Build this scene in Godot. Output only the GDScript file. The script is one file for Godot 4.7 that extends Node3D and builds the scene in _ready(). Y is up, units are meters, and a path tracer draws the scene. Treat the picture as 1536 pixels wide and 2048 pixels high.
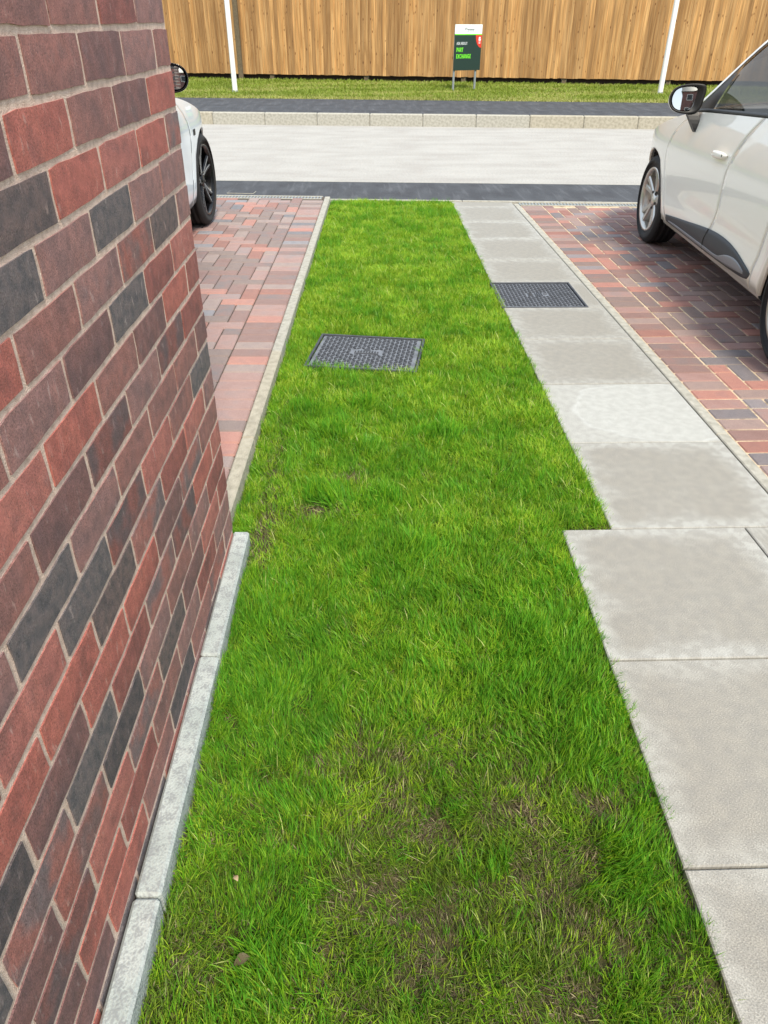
extends Node3D
# Front lawn between two block-paved drives, seen from beside a brick house; y up, -z towards the road ("depth" D = -z).

var rng := RandomNumberGenerator.new()
var M := {}          # shared materials
var taken := {}

# ------------------------------------------------------------------ start
func _ready() -> void:
	rng.seed = 20
	# camera
	var cam := Camera3D.new()
	cam.name = "camera"
	cam.fov = 69.29
	cam.near = 0.05
	cam.far = 600.0
	cam.basis = Basis(Vector3.UP, -0.0331) * Basis(Vector3.RIGHT, -0.5868) * Basis(Vector3.BACK, 0.0051)
	cam.position = Vector3(0, 1.434, 0)
	add_child(cam)
	cam.current = true
	# sky and light: a bright, thinly clouded day
	var env := Environment.new()
	env.background_mode = Environment.BG_SKY
	var sm := ProceduralSkyMaterial.new()
	sm.sky_top_color = Color(0.80, 0.86, 0.93)
	sm.sky_horizon_color = Color(0.93, 0.95, 0.97)
	sm.sky_curve = 0.25
	sm.sky_energy_multiplier = 1.0
	sm.ground_bottom_color = Color(0.25, 0.24, 0.22)
	sm.ground_horizon_color = Color(0.55, 0.55, 0.53)
	sm.sun_angle_max = 2.0
	var sky := Sky.new()
	sky.sky_material = sm
	env.sky = sky
	env.background_energy_multiplier = 1.0
	env.tonemap_mode = Environment.TONE_MAPPER_LINEAR
	env.tonemap_exposure = 1.58
	env.sdfgi_enabled = true
	env.ssao_enabled = true
	env.ssil_enabled = true
	var we := WorldEnvironment.new()
	we.name = "world_environment"
	we.environment = env
	add_child(we)
	var sun := DirectionalLight3D.new()
	sun.name = "sun"
	sun.light_energy = 1.0
	sun.light_angular_distance = 12.0
	sun.light_color = Color(1.0, 0.96, 0.89)
	sun.shadow_enabled = true
	sun.look_at_from_position(Vector3(2.4, 10.5, 8.0), Vector3(0, 0, 0), Vector3.UP)
	add_child(sun)

	make_materials()
	build_ground()
	build_road()
	build_path()
	build_drives()
	build_edgings()
	build_house()
	build_fence()
	build_neighbour()
	build_unseen_hedge()
	build_covers()
	build_drains()
	build_sign()
	build_poles()
	build_cars()
	build_lawn()
	build_verge_grass()
	build_litter()

# ------------------------------------------------------------------ helpers
func numbered(called: String) -> String:
	taken[called] = taken.get(called, -1) + 1
	return called if taken[called] == 0 else "%s_%03d" % [called, taken[called]]

func thing(called: String, label: String, category: String, at := Vector3.ZERO, turn := 0.0, group := "") -> Node3D:
	var o := Node3D.new()
	o.name = numbered(called)
	add_child(o)
	o.position = at
	o.rotation.y = turn
	o.set_meta("label", label)
	o.set_meta("category", category)
	if group:
		o.set_meta("group", group)
	return o

func setting(called: String) -> Node3D:
	var o := Node3D.new()
	o.name = numbered(called)
	add_child(o)
	o.set_meta("kind", "structure")
	return o

func piece(called: String, mesh: Mesh, m: Material, parent: Node3D, xf := Transform3D()) -> MeshInstance3D:
	var o := MeshInstance3D.new()
	o.name = called
	o.mesh = mesh
	o.material_override = m
	o.transform = xf
	parent.add_child(o, true)
	return o

func sheet(called: String, mesh: Mesh, m: Material) -> MeshInstance3D:
	var o := piece(numbered(called), mesh, m, self)
	o.set_meta("kind", "structure")
	return o

func st() -> SurfaceTool:
	var s := SurfaceTool.new()
	s.begin(Mesh.PRIMITIVE_TRIANGLES)
	return s

func done(s: SurfaceTool) -> ArrayMesh:
	s.generate_normals()
	return s.commit()

func quad(s: SurfaceTool, a: Vector3, b: Vector3, c: Vector3, d: Vector3, uvs := false) -> void:
	# a b c d run clockwise seen from the front
	var ps := [a, b, c, a, c, d]
	var us := [Vector2(0, 0), Vector2(1, 0), Vector2(1, 1), Vector2(0, 0), Vector2(1, 1), Vector2(0, 1)]
	for i in 6:
		if uvs:
			s.set_uv(us[i])
		s.add_vertex(ps[i])

func tri(s: SurfaceTool, a: Vector3, b: Vector3, c: Vector3) -> void:
	s.add_vertex(a)
	s.add_vertex(b)
	s.add_vertex(c)

func grid(s: SurfaceTool, rows: Array, flip := false) -> void:
	for i in rows.size() - 1:
		var r0: PackedVector3Array = rows[i]
		var r1: PackedVector3Array = rows[i + 1]
		for j in r0.size() - 1:
			if flip:
				quad(s, r0[j], r1[j], r1[j + 1], r0[j + 1])
			else:
				quad(s, r0[j], r0[j + 1], r1[j + 1], r1[j])

# chamfered box centred on c, half sizes h, chamfer b, flat shaded
func cbox(s: SurfaceTool, c: Vector3, h: Vector3, b: float, xf := Transform3D()) -> void:
	s.set_smooth_group(-1)
	var axes := [[0, 1, 2], [1, 2, 0], [2, 0, 1]]
	var ctr := xf * c
	for ax in axes:
		for sg in [-1.0, 1.0]:
			var p := []
			for q in [[-1, -1], [1, -1], [1, 1], [-1, 1]]:
				var v := Vector3()
				v[ax[0]] = sg * h[ax[0]]
				v[ax[1]] = q[0] * (h[ax[1]] - b)
				v[ax[2]] = q[1] * (h[ax[2]] - b)
				p.append(xf * (c + v))
			_face(s, p, ctr)
	if b <= 0.0:
		return
	for ax in axes:
		for s1 in [-1.0, 1.0]:
			for s2 in [-1.0, 1.0]:
				var p := []
				for q in [[1, 0, -1], [1, 0, 1], [0, 1, 1], [0, 1, -1]]:
					var v := Vector3()
					v[ax[0]] = s1 * (h[ax[0]] - (b if q[0] == 0 else 0.0))
					v[ax[1]] = s2 * (h[ax[1]] - (b if q[1] == 0 else 0.0))
					v[ax[2]] = q[2] * (h[ax[2]] - b)
					p.append(xf * (c + v))
				_face(s, p, ctr)
	for sx in [-1.0, 1.0]:
		for sy in [-1.0, 1.0]:
			for sz in [-1.0, 1.0]:
				var p := []
				for k in 3:
					var v := Vector3(sx * (h.x - b), sy * (h.y - b), sz * (h.z - b))
					v[k] += [sx, sy, sz][k] * b
					p.append(xf * (c + v))
				_face(s, p, ctr)

func _face(s: SurfaceTool, p: Array, ctr: Vector3) -> void:
	var n: Vector3 = (p[1] - p[0]).cross(p[2] - p[0])
	var mid: Vector3 = (p[0] + p[1] + p[2]) / 3.0
	if n.dot(mid - ctr) > 0.0:      # Godot wants clockwise fronts
		p.reverse()
	tri(s, p[0], p[1], p[2])
	if p.size() == 4:
		tri(s, p[0], p[2], p[3])

func box_mesh(h: Vector3, b: float) -> ArrayMesh:
	var s := st()
	cbox(s, Vector3.ZERO, h, b)
	return done(s)

# lathe round local x axis: profile of (x, radius)
func lathe(s: SurfaceTool, prof: Array, n: int, ctr := Vector3.ZERO) -> void:
	var rows := []
	for i in n + 1:
		var a := TAU * i / n
		var r := PackedVector3Array()
		for p in prof:
			r.append(ctr + Vector3(p[0], cos(a) * p[1], sin(a) * p[1]))
		rows.append(r)
	grid(s, rows)

# tube along points with given radius per point
func tube(s: SurfaceTool, pts: Array, rad: Array, n := 8) -> void:
	var rows := []
	for i in pts.size():
		var d: Vector3 = (pts[mini(i + 1, pts.size() - 1)] - pts[maxi(i - 1, 0)]).normalized()
		var up := Vector3.UP if absf(d.y) < 0.9 else Vector3.RIGHT
		var x := d.cross(up).normalized()
		var y := x.cross(d)
		var r := PackedVector3Array()
		for k in n + 1:
			var a := TAU * k / n
			r.append(pts[i] + (x * cos(a) + y * sin(a)) * rad[i])
		rows.append(r)
	grid(s, rows)

func curve(pts: Array, u: float) -> float:
	var n := pts.size()
	if u <= pts[0][0]:
		return pts[0][1]
	if u >= pts[n - 1][0]:
		return pts[n - 1][1]
	for i in n - 1:
		if u <= pts[i + 1][0]:
			var x0: float = pts[i][0]
			var x1: float = pts[i + 1][0]
			var y0: float = pts[i][1]
			var y1: float = pts[i + 1][1]
			var m := (y1 - y0) / (x1 - x0)
			var ma := m
			var mb := m
			if i > 0:
				ma = (y1 - pts[i - 1][1]) / (x1 - pts[i - 1][0])
			if i < n - 2:
				mb = (pts[i + 2][1] - y0) / (pts[i + 2][0] - x0)
			var t := (u - x0) / (x1 - x0)
			var h := x1 - x0
			return (2 * t * t * t - 3 * t * t + 1) * y0 + (t * t * t - 2 * t * t + t) * h * ma + (-2 * t * t * t + 3 * t * t) * y1 + (t * t * t - t * t) * h * mb
	return 0.0

# ------------------------------------------------------------------ textures and materials
func noise_bytes(sd: int, freq: float, size: int, oct := 4, kind := FastNoiseLite.TYPE_SIMPLEX_SMOOTH) -> PackedByteArray:
	var n := FastNoiseLite.new()
	n.seed = sd
	n.noise_type = kind
	n.frequency = freq
	n.fractal_octaves = oct
	if oct <= 1:
		n.fractal_type = FastNoiseLite.FRACTAL_NONE
	var im := n.get_seamless_image(size, size)
	im.convert(Image.FORMAT_L8)
	return im.get_data()

# the same, stretched by k along v (k small whole number)
func streak_bytes(sd: int, freq: float, size: int, k: int, oct := 3) -> PackedByteArray:
	var n := FastNoiseLite.new()
	n.seed = sd
	n.noise_type = FastNoiseLite.TYPE_SIMPLEX_SMOOTH
	n.frequency = freq
	n.fractal_octaves = oct
	var im := n.get_seamless_image(size, size / k)
	im.convert(Image.FORMAT_L8)
	im.resize(size, size, Image.INTERPOLATE_BILINEAR)
	return im.get_data()

func to_tex(data: PackedByteArray, size: int) -> ImageTexture:
	return ImageTexture.create_from_image(Image.create_from_data(size, size, false, Image.FORMAT_RGB8, data))

func bump_tex(data: PackedByteArray, size: int, strength: float) -> ImageTexture:
	var im := Image.create_from_data(size, size, false, Image.FORMAT_L8, data)
	im.convert(Image.FORMAT_RGBA8)
	im.bump_map_to_normal_map(strength)
	return ImageTexture.create_from_image(im)

func lin(r: float, g: float, b: float) -> Color:
	return Color(r, g, b).linear_to_srgb()

func mat(color: Color, rough := 0.8, metal := 0.0, tex: Texture2D = null, scale := 1.0, nor: Texture2D = null, ndepth := 1.0, world := true) -> StandardMaterial3D:
	var m := StandardMaterial3D.new()
	m.albedo_color = color
	m.roughness = rough
	m.metallic = metal
	if tex:
		m.albedo_texture = tex
	if nor:
		m.normal_enabled = true
		m.normal_texture = nor
		m.normal_scale = ndepth
	if tex or nor:
		m.uv1_triplanar = true
		m.uv1_world_triplanar = world
		m.uv1_triplanar_sharpness = 6.0
		m.uv1_scale = Vector3.ONE * scale
	return m

# texture from a blend of colours (sRGB) steered by noise layers
func blend_tex(size: int, stops: Array, base: PackedByteArray, fine: PackedByteArray, fine_amt: float, extra = null) -> ImageTexture:
	var out := PackedByteArray()
	out.resize(size * size * 3)
	var n := stops.size() - 1
	for i in size * size:
		var f := clampf(base[i] / 255.0, 0.0, 0.9999) * n
		var k := int(f)
		var c: Color = stops[k].lerp(stops[k + 1], f - k)
		var d := 1.0 + (fine[i] / 255.0 - 0.5) * fine_amt
		c = Color(c.r * d, c.g * d, c.b * d)
		if extra != null:
			c = extra.call(i, c)
		out[i * 3] = clampi(int(c.r * 255), 0, 255)
		out[i * 3 + 1] = clampi(int(c.g * 255), 0, 255)
		out[i * 3 + 2] = clampi(int(c.b * 255), 0, 255)
	return to_tex(out, size)

func make_materials() -> void:
	var S := 512
	var low := noise_bytes(1, 0.008, S, 4)
	var mid := noise_bytes(2, 0.03, S, 4)
	var fine := noise_bytes(3, 0.18, S, 3)
	var grit := noise_bytes(4, 0.45, S, 1)
	var streak := streak_bytes(5, 0.05, S, 4)
	var cell := noise_bytes(6, 0.06, S, 2, FastNoiseLite.TYPE_CELLULAR)
	var nfine := bump_tex(fine, S, 3.0)
	var nmid := bump_tex(mid, S, 5.0)
	M.nfine = nfine
	M.nmid = nmid
	# clay bricks: red, brown, charcoal and kiln-flashed mixtures, with pits and lime smears
	var marks := func(i: int, c: Color) -> Color:
		if streak[i] > 188 and mid[i] > 105:
			c = c.lerp(Color(0.74, 0.68, 0.66), 0.42 * minf(1.0, (streak[i] - 188) / 28.0))
		if grit[i] < 44:
			c = c.lerp(Color(0.13, 0.10, 0.10), 0.5)
		elif grit[i] > 218:
			c = c.lerp(Color(0.80, 0.74, 0.70), 0.32)
		return c
	var red := [Color(0.53, 0.35, 0.33), Color(0.63, 0.39, 0.36), Color(0.67, 0.42, 0.38), Color(0.58, 0.38, 0.36)]
	var brown := [Color(0.46, 0.36, 0.36), Color(0.53, 0.40, 0.39), Color(0.58, 0.42, 0.40), Color(0.50, 0.40, 0.40)]
	var dark := [Color(0.32, 0.31, 0.33), Color(0.37, 0.35, 0.36), Color(0.41, 0.37, 0.37), Color(0.34, 0.33, 0.34)]
	var flash := [Color(0.39, 0.36, 0.37), Color(0.48, 0.39, 0.39), Color(0.60, 0.39, 0.36), Color(0.54, 0.37, 0.35)]
	var rough := PackedByteArray()
	rough.resize(S * S)
	for i in S * S:
		rough[i] = clampi(int(0.40 * streak[i] + 0.35 * grit[i] + 0.25 * mid[i]), 0, 255)
	var mott2 := PackedByteArray()
	mott2.resize(S * S)
	for i in S * S:
		mott2[i] = clampi(int(0.25 * mid[i] + 0.35 * fine[i] + 0.40 * grit[i]), 0, 255)
	var nbrick := bump_tex(rough, S, 4.0)
	M.brick = []
	for a in [[red, low], [brown, low], [dark, mid], [flash, low]]:
		var t := blend_tex(S, a[0], a[1], mott2, 0.75, marks)
		for v in [Color(1, 1, 1), Color(0.86, 0.84, 0.85), Color(1.0, 0.94, 0.92)]:
			M.brick.append(mat(v, 0.85, 0.0, t, 2.0, nbrick, 0.7))
	var mortar := blend_tex(S, [Color(0.70, 0.61, 0.55), Color(0.80, 0.71, 0.65), Color(0.85, 0.77, 0.71)], mid, grit, 0.35)
	M.mortar = mat(Color(1, 1, 1), 0.95, 0.0, mortar, 3.0, nfine, 0.9)
	# concrete block paving, several colours, with a paler copy for the left drive
	var speck := func(i: int, c: Color) -> Color:
		if grit[i] > 215:
			c = c.lerp(Color(0.86, 0.82, 0.79), 0.30)
		elif grit[i] < 38:
			c = c.lerp(Color(0.2, 0.17, 0.17), 0.35)
		return c
	M.paver = []
	M.paver_pale = []
	for a in [
			[Color(0.60, 0.43, 0.40), Color(0.63, 0.46, 0.42), Color(0.57, 0.43, 0.41)],
			[Color(0.55, 0.44, 0.42), Color(0.58, 0.47, 0.45), Color(0.54, 0.46, 0.45)],
			[Color(0.53, 0.46, 0.45), Color(0.56, 0.49, 0.47), Color(0.52, 0.46, 0.45)],
			[Color(0.46, 0.45, 0.47), Color(0.51, 0.49, 0.505), Color(0.48, 0.455, 0.465)],
			[Color(0.51, 0.47, 0.47), Color(0.55, 0.47, 0.46), Color(0.59, 0.47, 0.45)]]:
		var t := blend_tex(S, a, low, fine, 0.16, speck)
		for v in [0.92, 1.04]:
			M.paver.append(mat(Color(v, v * 0.98, v * 0.97), 0.9, 0.0, t, 1.7, nfine, 0.6))
			M.paver_pale.append(mat(Color(v * 1.05, v * 1.07, v * 1.07), 0.85, 0.0, t, 1.7, nfine, 0.6))
	M.sand = mat(Color(0.84, 0.78, 0.70), 0.97, 0.0, blend_tex(256, [Color(0.55, 0.52, 0.48), Color(0.95, 0.92, 0.86), Color(0.8, 0.76, 0.7)], noise_bytes(21, 0.02, 256), noise_bytes(22, 0.3, 256, 2), 0.4), 2.3)
	M.joint_grey = mat(Color(0.38, 0.35, 0.33), 0.97, 0.0, M.sand.albedo_texture, 2.3)
	# concrete: slabs with lime bloom along their edges (copied from the photograph), edgings, kerbs
	M.slab = []
	for k in 4:
		M.slab.append(slab_material(40 + k, [0.30, 0.45, 0.28, 0.9][k]))
	var conc := blend_tex(S, [Color(0.56, 0.55, 0.51), Color(0.65, 0.64, 0.60), Color(0.71, 0.70, 0.66)], mid, grit, 0.12)
	M.concrete = mat(Color(1, 1, 1), 0.92, 0.0, conc, 1.3, nfine, 0.5)
	M.concrete_warm = mat(Color(1.0, 0.98, 0.945), 0.92, 0.0, conc, 1.1, nfine, 0.5)
	# grey edging stones with a mottled lime film
	var mott := func(i: int, c: Color) -> Color:
		var v := smoothstep(118.0, 150.0, float(fine[i]) * 0.55 + float(mid[i]) * 0.45)
		return c.lerp(Color(0.49, 0.50, 0.51), v * 0.62)
	M.edging = mat(Color(1, 1, 1), 0.9, 0.0, blend_tex(S, [Color(0.61, 0.64, 0.63), Color(0.66, 0.69, 0.68), Color(0.70, 0.72, 0.71)], low, grit, 0.14, mott), 1.6, nfine, 0.5)
	M.edging_face = M.concrete
	# bituminous footways with scuffs of pale dust, and the unfinished pale road
	var sc := streak_bytes(31, 0.02, S, 6)
	var scuff := func(i: int, c: Color) -> Color:
		if sc[i] > 168:
			c = c.lerp(Color(0.62, 0.62, 0.63), 0.13 * minf(1.0, (sc[i] - 168) / 40.0))
		if grit[i] > 226:
			c = c.lerp(Color(0.7, 0.7, 0.7), 0.35)
		return c
	M.tarmac = mat(Color(1, 1, 1), 0.85, 0.0, blend_tex(S, [Color(0.21, 0.215, 0.235), Color(0.25, 0.26, 0.28), Color(0.30, 0.31, 0.33)], low, grit, 0.35, scuff), 0.55, nfine, 0.5)
	M.tarmac.uv1_scale = Vector3(1.0, 0.5, 0.5)
	var sc2 := streak_bytes(33, 0.03, S, 8)
	var wear := func(i: int, c: Color) -> Color:
		return c.lerp(Color(0.60, 0.57, 0.545), 0.13 * smoothstep(140.0, 215.0, float(sc2[i])))
	M.road = mat(Color(1, 1, 1), 0.9, 0.0, blend_tex(S, [Color(0.62, 0.605, 0.585), Color(0.655, 0.645, 0.625), Color(0.68, 0.67, 0.65)], low, grit, 0.24, wear), 0.3, nfine, 0.6)
	M.road.uv1_scale = Vector3(0.22, 0.5, 0.5)
	# soils
	M.soil = mat(Color(1, 1, 1), 0.97, 0.0, blend_tex(S, [Color(0.19, 0.15, 0.11), Color(0.27, 0.22, 0.16), Color(0.36, 0.31, 0.22)], mid, fine, 0.6), 2.5, nmid, 1.2)
	M.turf_base = mat(Color(1, 1, 1), 0.97, 0.0, blend_tex(S, [Color(0.16, 0.17, 0.08), Color(0.26, 0.26, 0.12), Color(0.36, 0.33, 0.19)], mid, fine, 0.6), 2.5, nmid, 1.2)
	M.field = mat(Color(1, 1, 1), 0.97, 0.0, blend_tex(256, [Color(0.26, 0.30, 0.13), Color(0.36, 0.38, 0.18), Color(0.42, 0.40, 0.24)], noise_bytes(23, 0.02, 256), noise_bytes(24, 0.3, 256, 2), 0.5), 0.4)
	# softwood boards with grain and knots
	M.board = []
	for k in 3:
		var t := wood_texture(60 + k)
		for v in [Color(0.98, 0.96, 0.94), Color(0.88, 0.85, 0.82), Color(1.07, 1.04, 1.0)]:
			var m := mat(v, 0.85)
			m.albedo_texture = t
			M.board.append(m)
	M.post_wood = mat(Color(0.62, 0.56, 0.47), 0.9, 0.0, conc, 1.0)
	M.dark_wood_and_shade = mat(Color(0.16, 0.12, 0.09), 0.95)  # bush stems, and the painted shade strips under the fence
	# grass and leaves
	M.grass = StandardMaterial3D.new()
	M.grass.vertex_color_use_as_albedo = true
	M.grass.roughness = 0.42
	M.grass.metallic_specular = 0.35
	M.grass.backlight_enabled = true
	M.grass.backlight = Color(0.74, 0.80, 0.45)
	M.grass.cull_mode = BaseMaterial3D.CULL_DISABLED
	M.straw = StandardMaterial3D.new()
	M.straw.vertex_color_use_as_albedo = true
	M.straw.roughness = 0.8
	# plastics, metals, paint, glass
	M.iron = mat(Color(0.27, 0.285, 0.315), 0.62, 0.0, blend_tex(256, [Color(0.72, 0.72, 0.72), Color(0.95, 0.95, 0.95), Color(1, 1, 1)], noise_bytes(51, 0.03, 256), noise_bytes(52, 0.3, 256, 2), 0.2), 2.0)
	M.iron_lid_contrast = mat(Color(0.46, 0.48, 0.515), 0.8, 0.0, M.iron.albedo_texture, 2.0)  # pale, somewhat dusty lid; its contrast with the lugs paints their shading
	M.black = mat(Color(0.055, 0.058, 0.065), 0.45)
	M.black_gloss = mat(Color(0.03, 0.032, 0.036), 0.12)
	M.rubber = mat(Color(0.11, 0.11, 0.115), 0.75, 0.0, null, 1.0)
	M.rubber_seal = mat(Color(0.13, 0.14, 0.15), 0.5)
	M.trim = mat(Color(0.20, 0.215, 0.24), 0.55)
	M.trim_grey = mat(Color(0.50, 0.51, 0.53), 0.4)
	M.alloy = mat(Color(0.78, 0.77, 0.75), 0.28, 0.85)
	M.alloy_dark = mat(Color(0.05, 0.052, 0.06), 0.25, 0.3)
	M.alloy_cut = mat(Color(0.75, 0.76, 0.78), 0.22, 0.9)
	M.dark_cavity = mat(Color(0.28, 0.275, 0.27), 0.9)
	M.paint_cream = mat(Color(0.97, 0.955, 0.915), 0.30)
	M.paint_cream.clearcoat_enabled = true
	M.paint_cream.clearcoat = 1.0
	M.paint_cream.clearcoat_roughness = 0.03
	M.paint_white = mat(Color(0.915, 0.955, 0.985), 0.30)
	M.paint_white.clearcoat_enabled = true
	M.paint_white.clearcoat = 1.0
	M.paint_white.clearcoat_roughness = 0.03
	M.glass = StandardMaterial3D.new()
	M.glass.albedo_color = Color(0.07, 0.12, 0.12, 0.62)
	M.glass.transparency = BaseMaterial3D.TRANSPARENCY_ALPHA
	M.glass.roughness = 0.02
	M.glass.metallic_specular = 0.36
	M.mirror = mat(Color(0.86, 0.88, 0.88), 0.03, 1.0)
	M.lens = mat(Color(0.72, 0.74, 0.76), 0.08, 0.3)
	M.lamp_red = mat(Color(0.45, 0.03, 0.03), 0.15)
	M.cabin = mat(Color(0.17, 0.18, 0.19), 0.7)
	M.cabin_light = mat(Color(0.32, 0.35, 0.36), 0.6)
	M.pole = mat(Color(0.93, 0.93, 0.92), 0.35)
	M.galv = mat(Color(0.56, 0.59, 0.60), 0.5, 0.25)
	M.sign_green = mat(Color(0.085, 0.19, 0.16), 0.5)
	M.sign_white = mat(Color(0.90, 0.93, 0.94), 0.5)
	M.sign_lime = mat(Color(0.45, 0.90, 0.16), 0.6)
	M.sign_red = mat(Color(0.80, 0.22, 0.14), 0.55)
	M.sign_grey = mat(Color(0.25, 0.32, 0.33), 0.6)

func slab_material(sd: int, bloom: float) -> StandardMaterial3D:
	var S := 384
	var low := noise_bytes(sd, 0.006, S, 4)
	var mid := noise_bytes(sd + 100, 0.03, S, 4)
	var grit := noise_bytes(sd + 200, 0.4, S, 2)
	var out := PackedByteArray()
	out.resize(S * S * 3)
	for y in S:
		for x in S:
			var i := y * S + x
			var e := minf(minf(x, S - 1 - x), minf(y, S - 1 - y)) / float(S)
			var warp := (low[i] - 128) / 255.0
			# lime bloom: matter that gathers along the edges and in cloudy patches
			var b := smoothstep(0.16 + 0.18 * warp, 0.0, e) * bloom + (0.5 if bloom > 0.8 else 0.10) * smoothstep(120.0, 200.0, float(low[i])) * bloom
			b *= 0.55 + 0.45 * smoothstep(90.0, 170.0, float(mid[i]))
			if bloom > 0.8:     # one slab is bleached nearly all over, up to a wavering tide line
				var q := Vector2(x / float(S) - 0.72, (y / float(S) - 0.5) * 1.1).length() + 0.10 * warp
				b = lerpf(0.38, 0.50, smoothstep(0.62, 0.50, q)) + 0.20 * (mid[i] / 255.0 - 0.3)
				b += 0.16 * smoothstep(0.025, 0.0, absf(q - 0.565))
			var c := Color(0.54, 0.532, 0.51).lerp(Color(0.585, 0.572, 0.54), mid[i] / 255.0)
			c = c.lerp(Color(0.76, 0.775, 0.77), clampf(b, 0.0, 0.85))
			# pressed pimple grain of the slab
			var dot := 0.03 * sin(x * TAU / 6.0) * sin(y * TAU / 6.0)
			var d := 1.0 + (grit[i] / 255.0 - 0.5) * 0.26 + dot
			if grit[i] > 226:
				d += 0.10
			out[i * 3] = clampi(int(c.r * d * 255), 0, 255)
			out[i * 3 + 1] = clampi(int(c.g * d * 255), 0, 255)
			out[i * 3 + 2] = clampi(int(c.b * d * 255), 0, 255)
	var m := mat(Color(1, 1, 1), 0.9)
	m.albedo_texture = to_tex(out, S)
	m.normal_enabled = true
	m.normal_texture = bump_tex(grit, S, 1.5)
	m.normal_scale = 0.5
	return m

func wood_texture(sd: int) -> ImageTexture:
	var S := 512
	var grain := streak_bytes(sd, 0.09, S, 16)
	var tone := streak_bytes(sd + 10, 0.012, S, 4)
	var r := RandomNumberGenerator.new()
	r.seed = sd
	var knots := []
	for k in 34:
		knots.append([r.randf() * S, r.randf() * S, r.randf_range(2.0, 7.0), r.randf_range(0.25, 1.0)])
	var out := PackedByteArray()
	out.resize(S * S * 3)
	for y in S:
		for x in S:
			var i := y * S + x
			var c := Color(0.62, 0.475, 0.295).lerp(Color(0.775, 0.635, 0.44), tone[i] / 255.0)
			var g := 1.0 + (grain[i] / 255.0 - 0.5) * 0.40
			c = Color(c.r * g, c.g * g, c.b * g)
			out[i * 3] = clampi(int(c.r * 255), 0, 255)
			out[i * 3 + 1] = clampi(int(c.g * 255), 0, 255)
			out[i * 3 + 2] = clampi(int(c.b * 255), 0, 255)
	for k in knots:
		var R := int(k[2] * 3.0)
		for dy in range(-R, R + 1):
			for dx in range(-R, R + 1):
				var q := Vector2(dx / (k[2] * 1.6), dy / k[2]).length()
				var w: float = smoothstep(1.3, 0.4, q) * k[3]
				if w <= 0.0:
					continue
				var i := (posmod(int(k[1]) + dy, S) * S + posmod(int(k[0]) + dx, S)) * 3
				out[i] = int(lerpf(out[i], 92.0, w * 0.8))
				out[i + 1] = int(lerpf(out[i + 1], 55.0, w * 0.8))
				out[i + 2] = int(lerpf(out[i + 2], 26.0, w * 0.8))
	return to_tex(out, S)

# ------------------------------------------------------------------ the lie of the land (depth D = -z)
func line(a: float, b: float, x: float) -> float:
	return a + b * x

func drain_d(x: float) -> float: return 7.437 - 0.063 * x
func foot_d(x: float) -> float: return 7.53 - 0.063 * x
func road_d(x: float) -> float: return 8.53 - 0.063 * x
func kerb_d(x: float) -> float: return 14.36 - 0.085 * x
func back_d(x: float) -> float: return 17.02 - 0.10 * x
func fence_d(x: float) -> float: return 21.2 - 0.19 * x

func curb_x(d: float) -> float: return -0.494 + 0.033 * (d - 2.3)      # drive side of the edging along the left drive
func path_l(d: float) -> float:
	return 0.838 + 0.006 * (d - 2.05) if d > 2.035 else 0.668 + 0.0235 * (d - 2.04)
func path_r(d: float) -> float: return 1.478 - 0.0078 * (d - 2.25)

func verge_y(x: float, d: float) -> float:
	var t := clampf((d - back_d(x)) / (fence_d(x) - back_d(x)), 0.0, 1.6)
	return 0.088 + 0.075 * t

func strip(x0: float, x1: float, n: int, fa: Callable, ya: float, fb: Callable, yb: float) -> ArrayMesh:
	var s := st()
	var rows := []
	for i in n + 1:
		var x := lerpf(x0, x1, i / float(n))
		var r := PackedVector3Array()
		for t in [0.0, 0.25, 0.5, 0.75, 1.0]:
			r.append(Vector3(x, lerpf(ya, yb, t), -lerpf(fa.call(x), fb.call(x), t)))
		rows.append(r)
	grid(s, rows)
	return done(s)

func build_ground() -> void:
	var s := st()
	quad(s, Vector3(-250, -0.32, -300), Vector3(250, -0.32, -300), Vector3(250, -0.32, 120), Vector3(-250, -0.32, 120))
	sheet("ground", done(s), M.field)
	# lawn soil with soft bumps
	s = st()
	var rows := []
	for j in 75:
		var d := lerpf(-0.6, 7.5, j / 74.0)
		var xl := -0.46 if d < 2.02 else curb_x(d) + 0.02
		var r := PackedVector3Array()
		for i in 25:
			var x := lerpf(xl, path_l(d) + 0.03, i / 24.0)
			var dd := minf(d, foot_d(x) - 0.015)
			r.append(Vector3(x, lawn_y(x, d), -dd))
		rows.append(r)
	grid(s, rows)
	sheet("lawn_soil", done(s), M.turf_base)

var bump: FastNoiseLite
func lawn_y(x: float, d: float) -> float:
	if bump == null:
		bump = FastNoiseLite.new()
		bump.seed = 7
		bump.frequency = 1.6
		bump.fractal_octaves = 2
	return -0.022 + 0.012 * bump.get_noise_2d(x, d)

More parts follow.
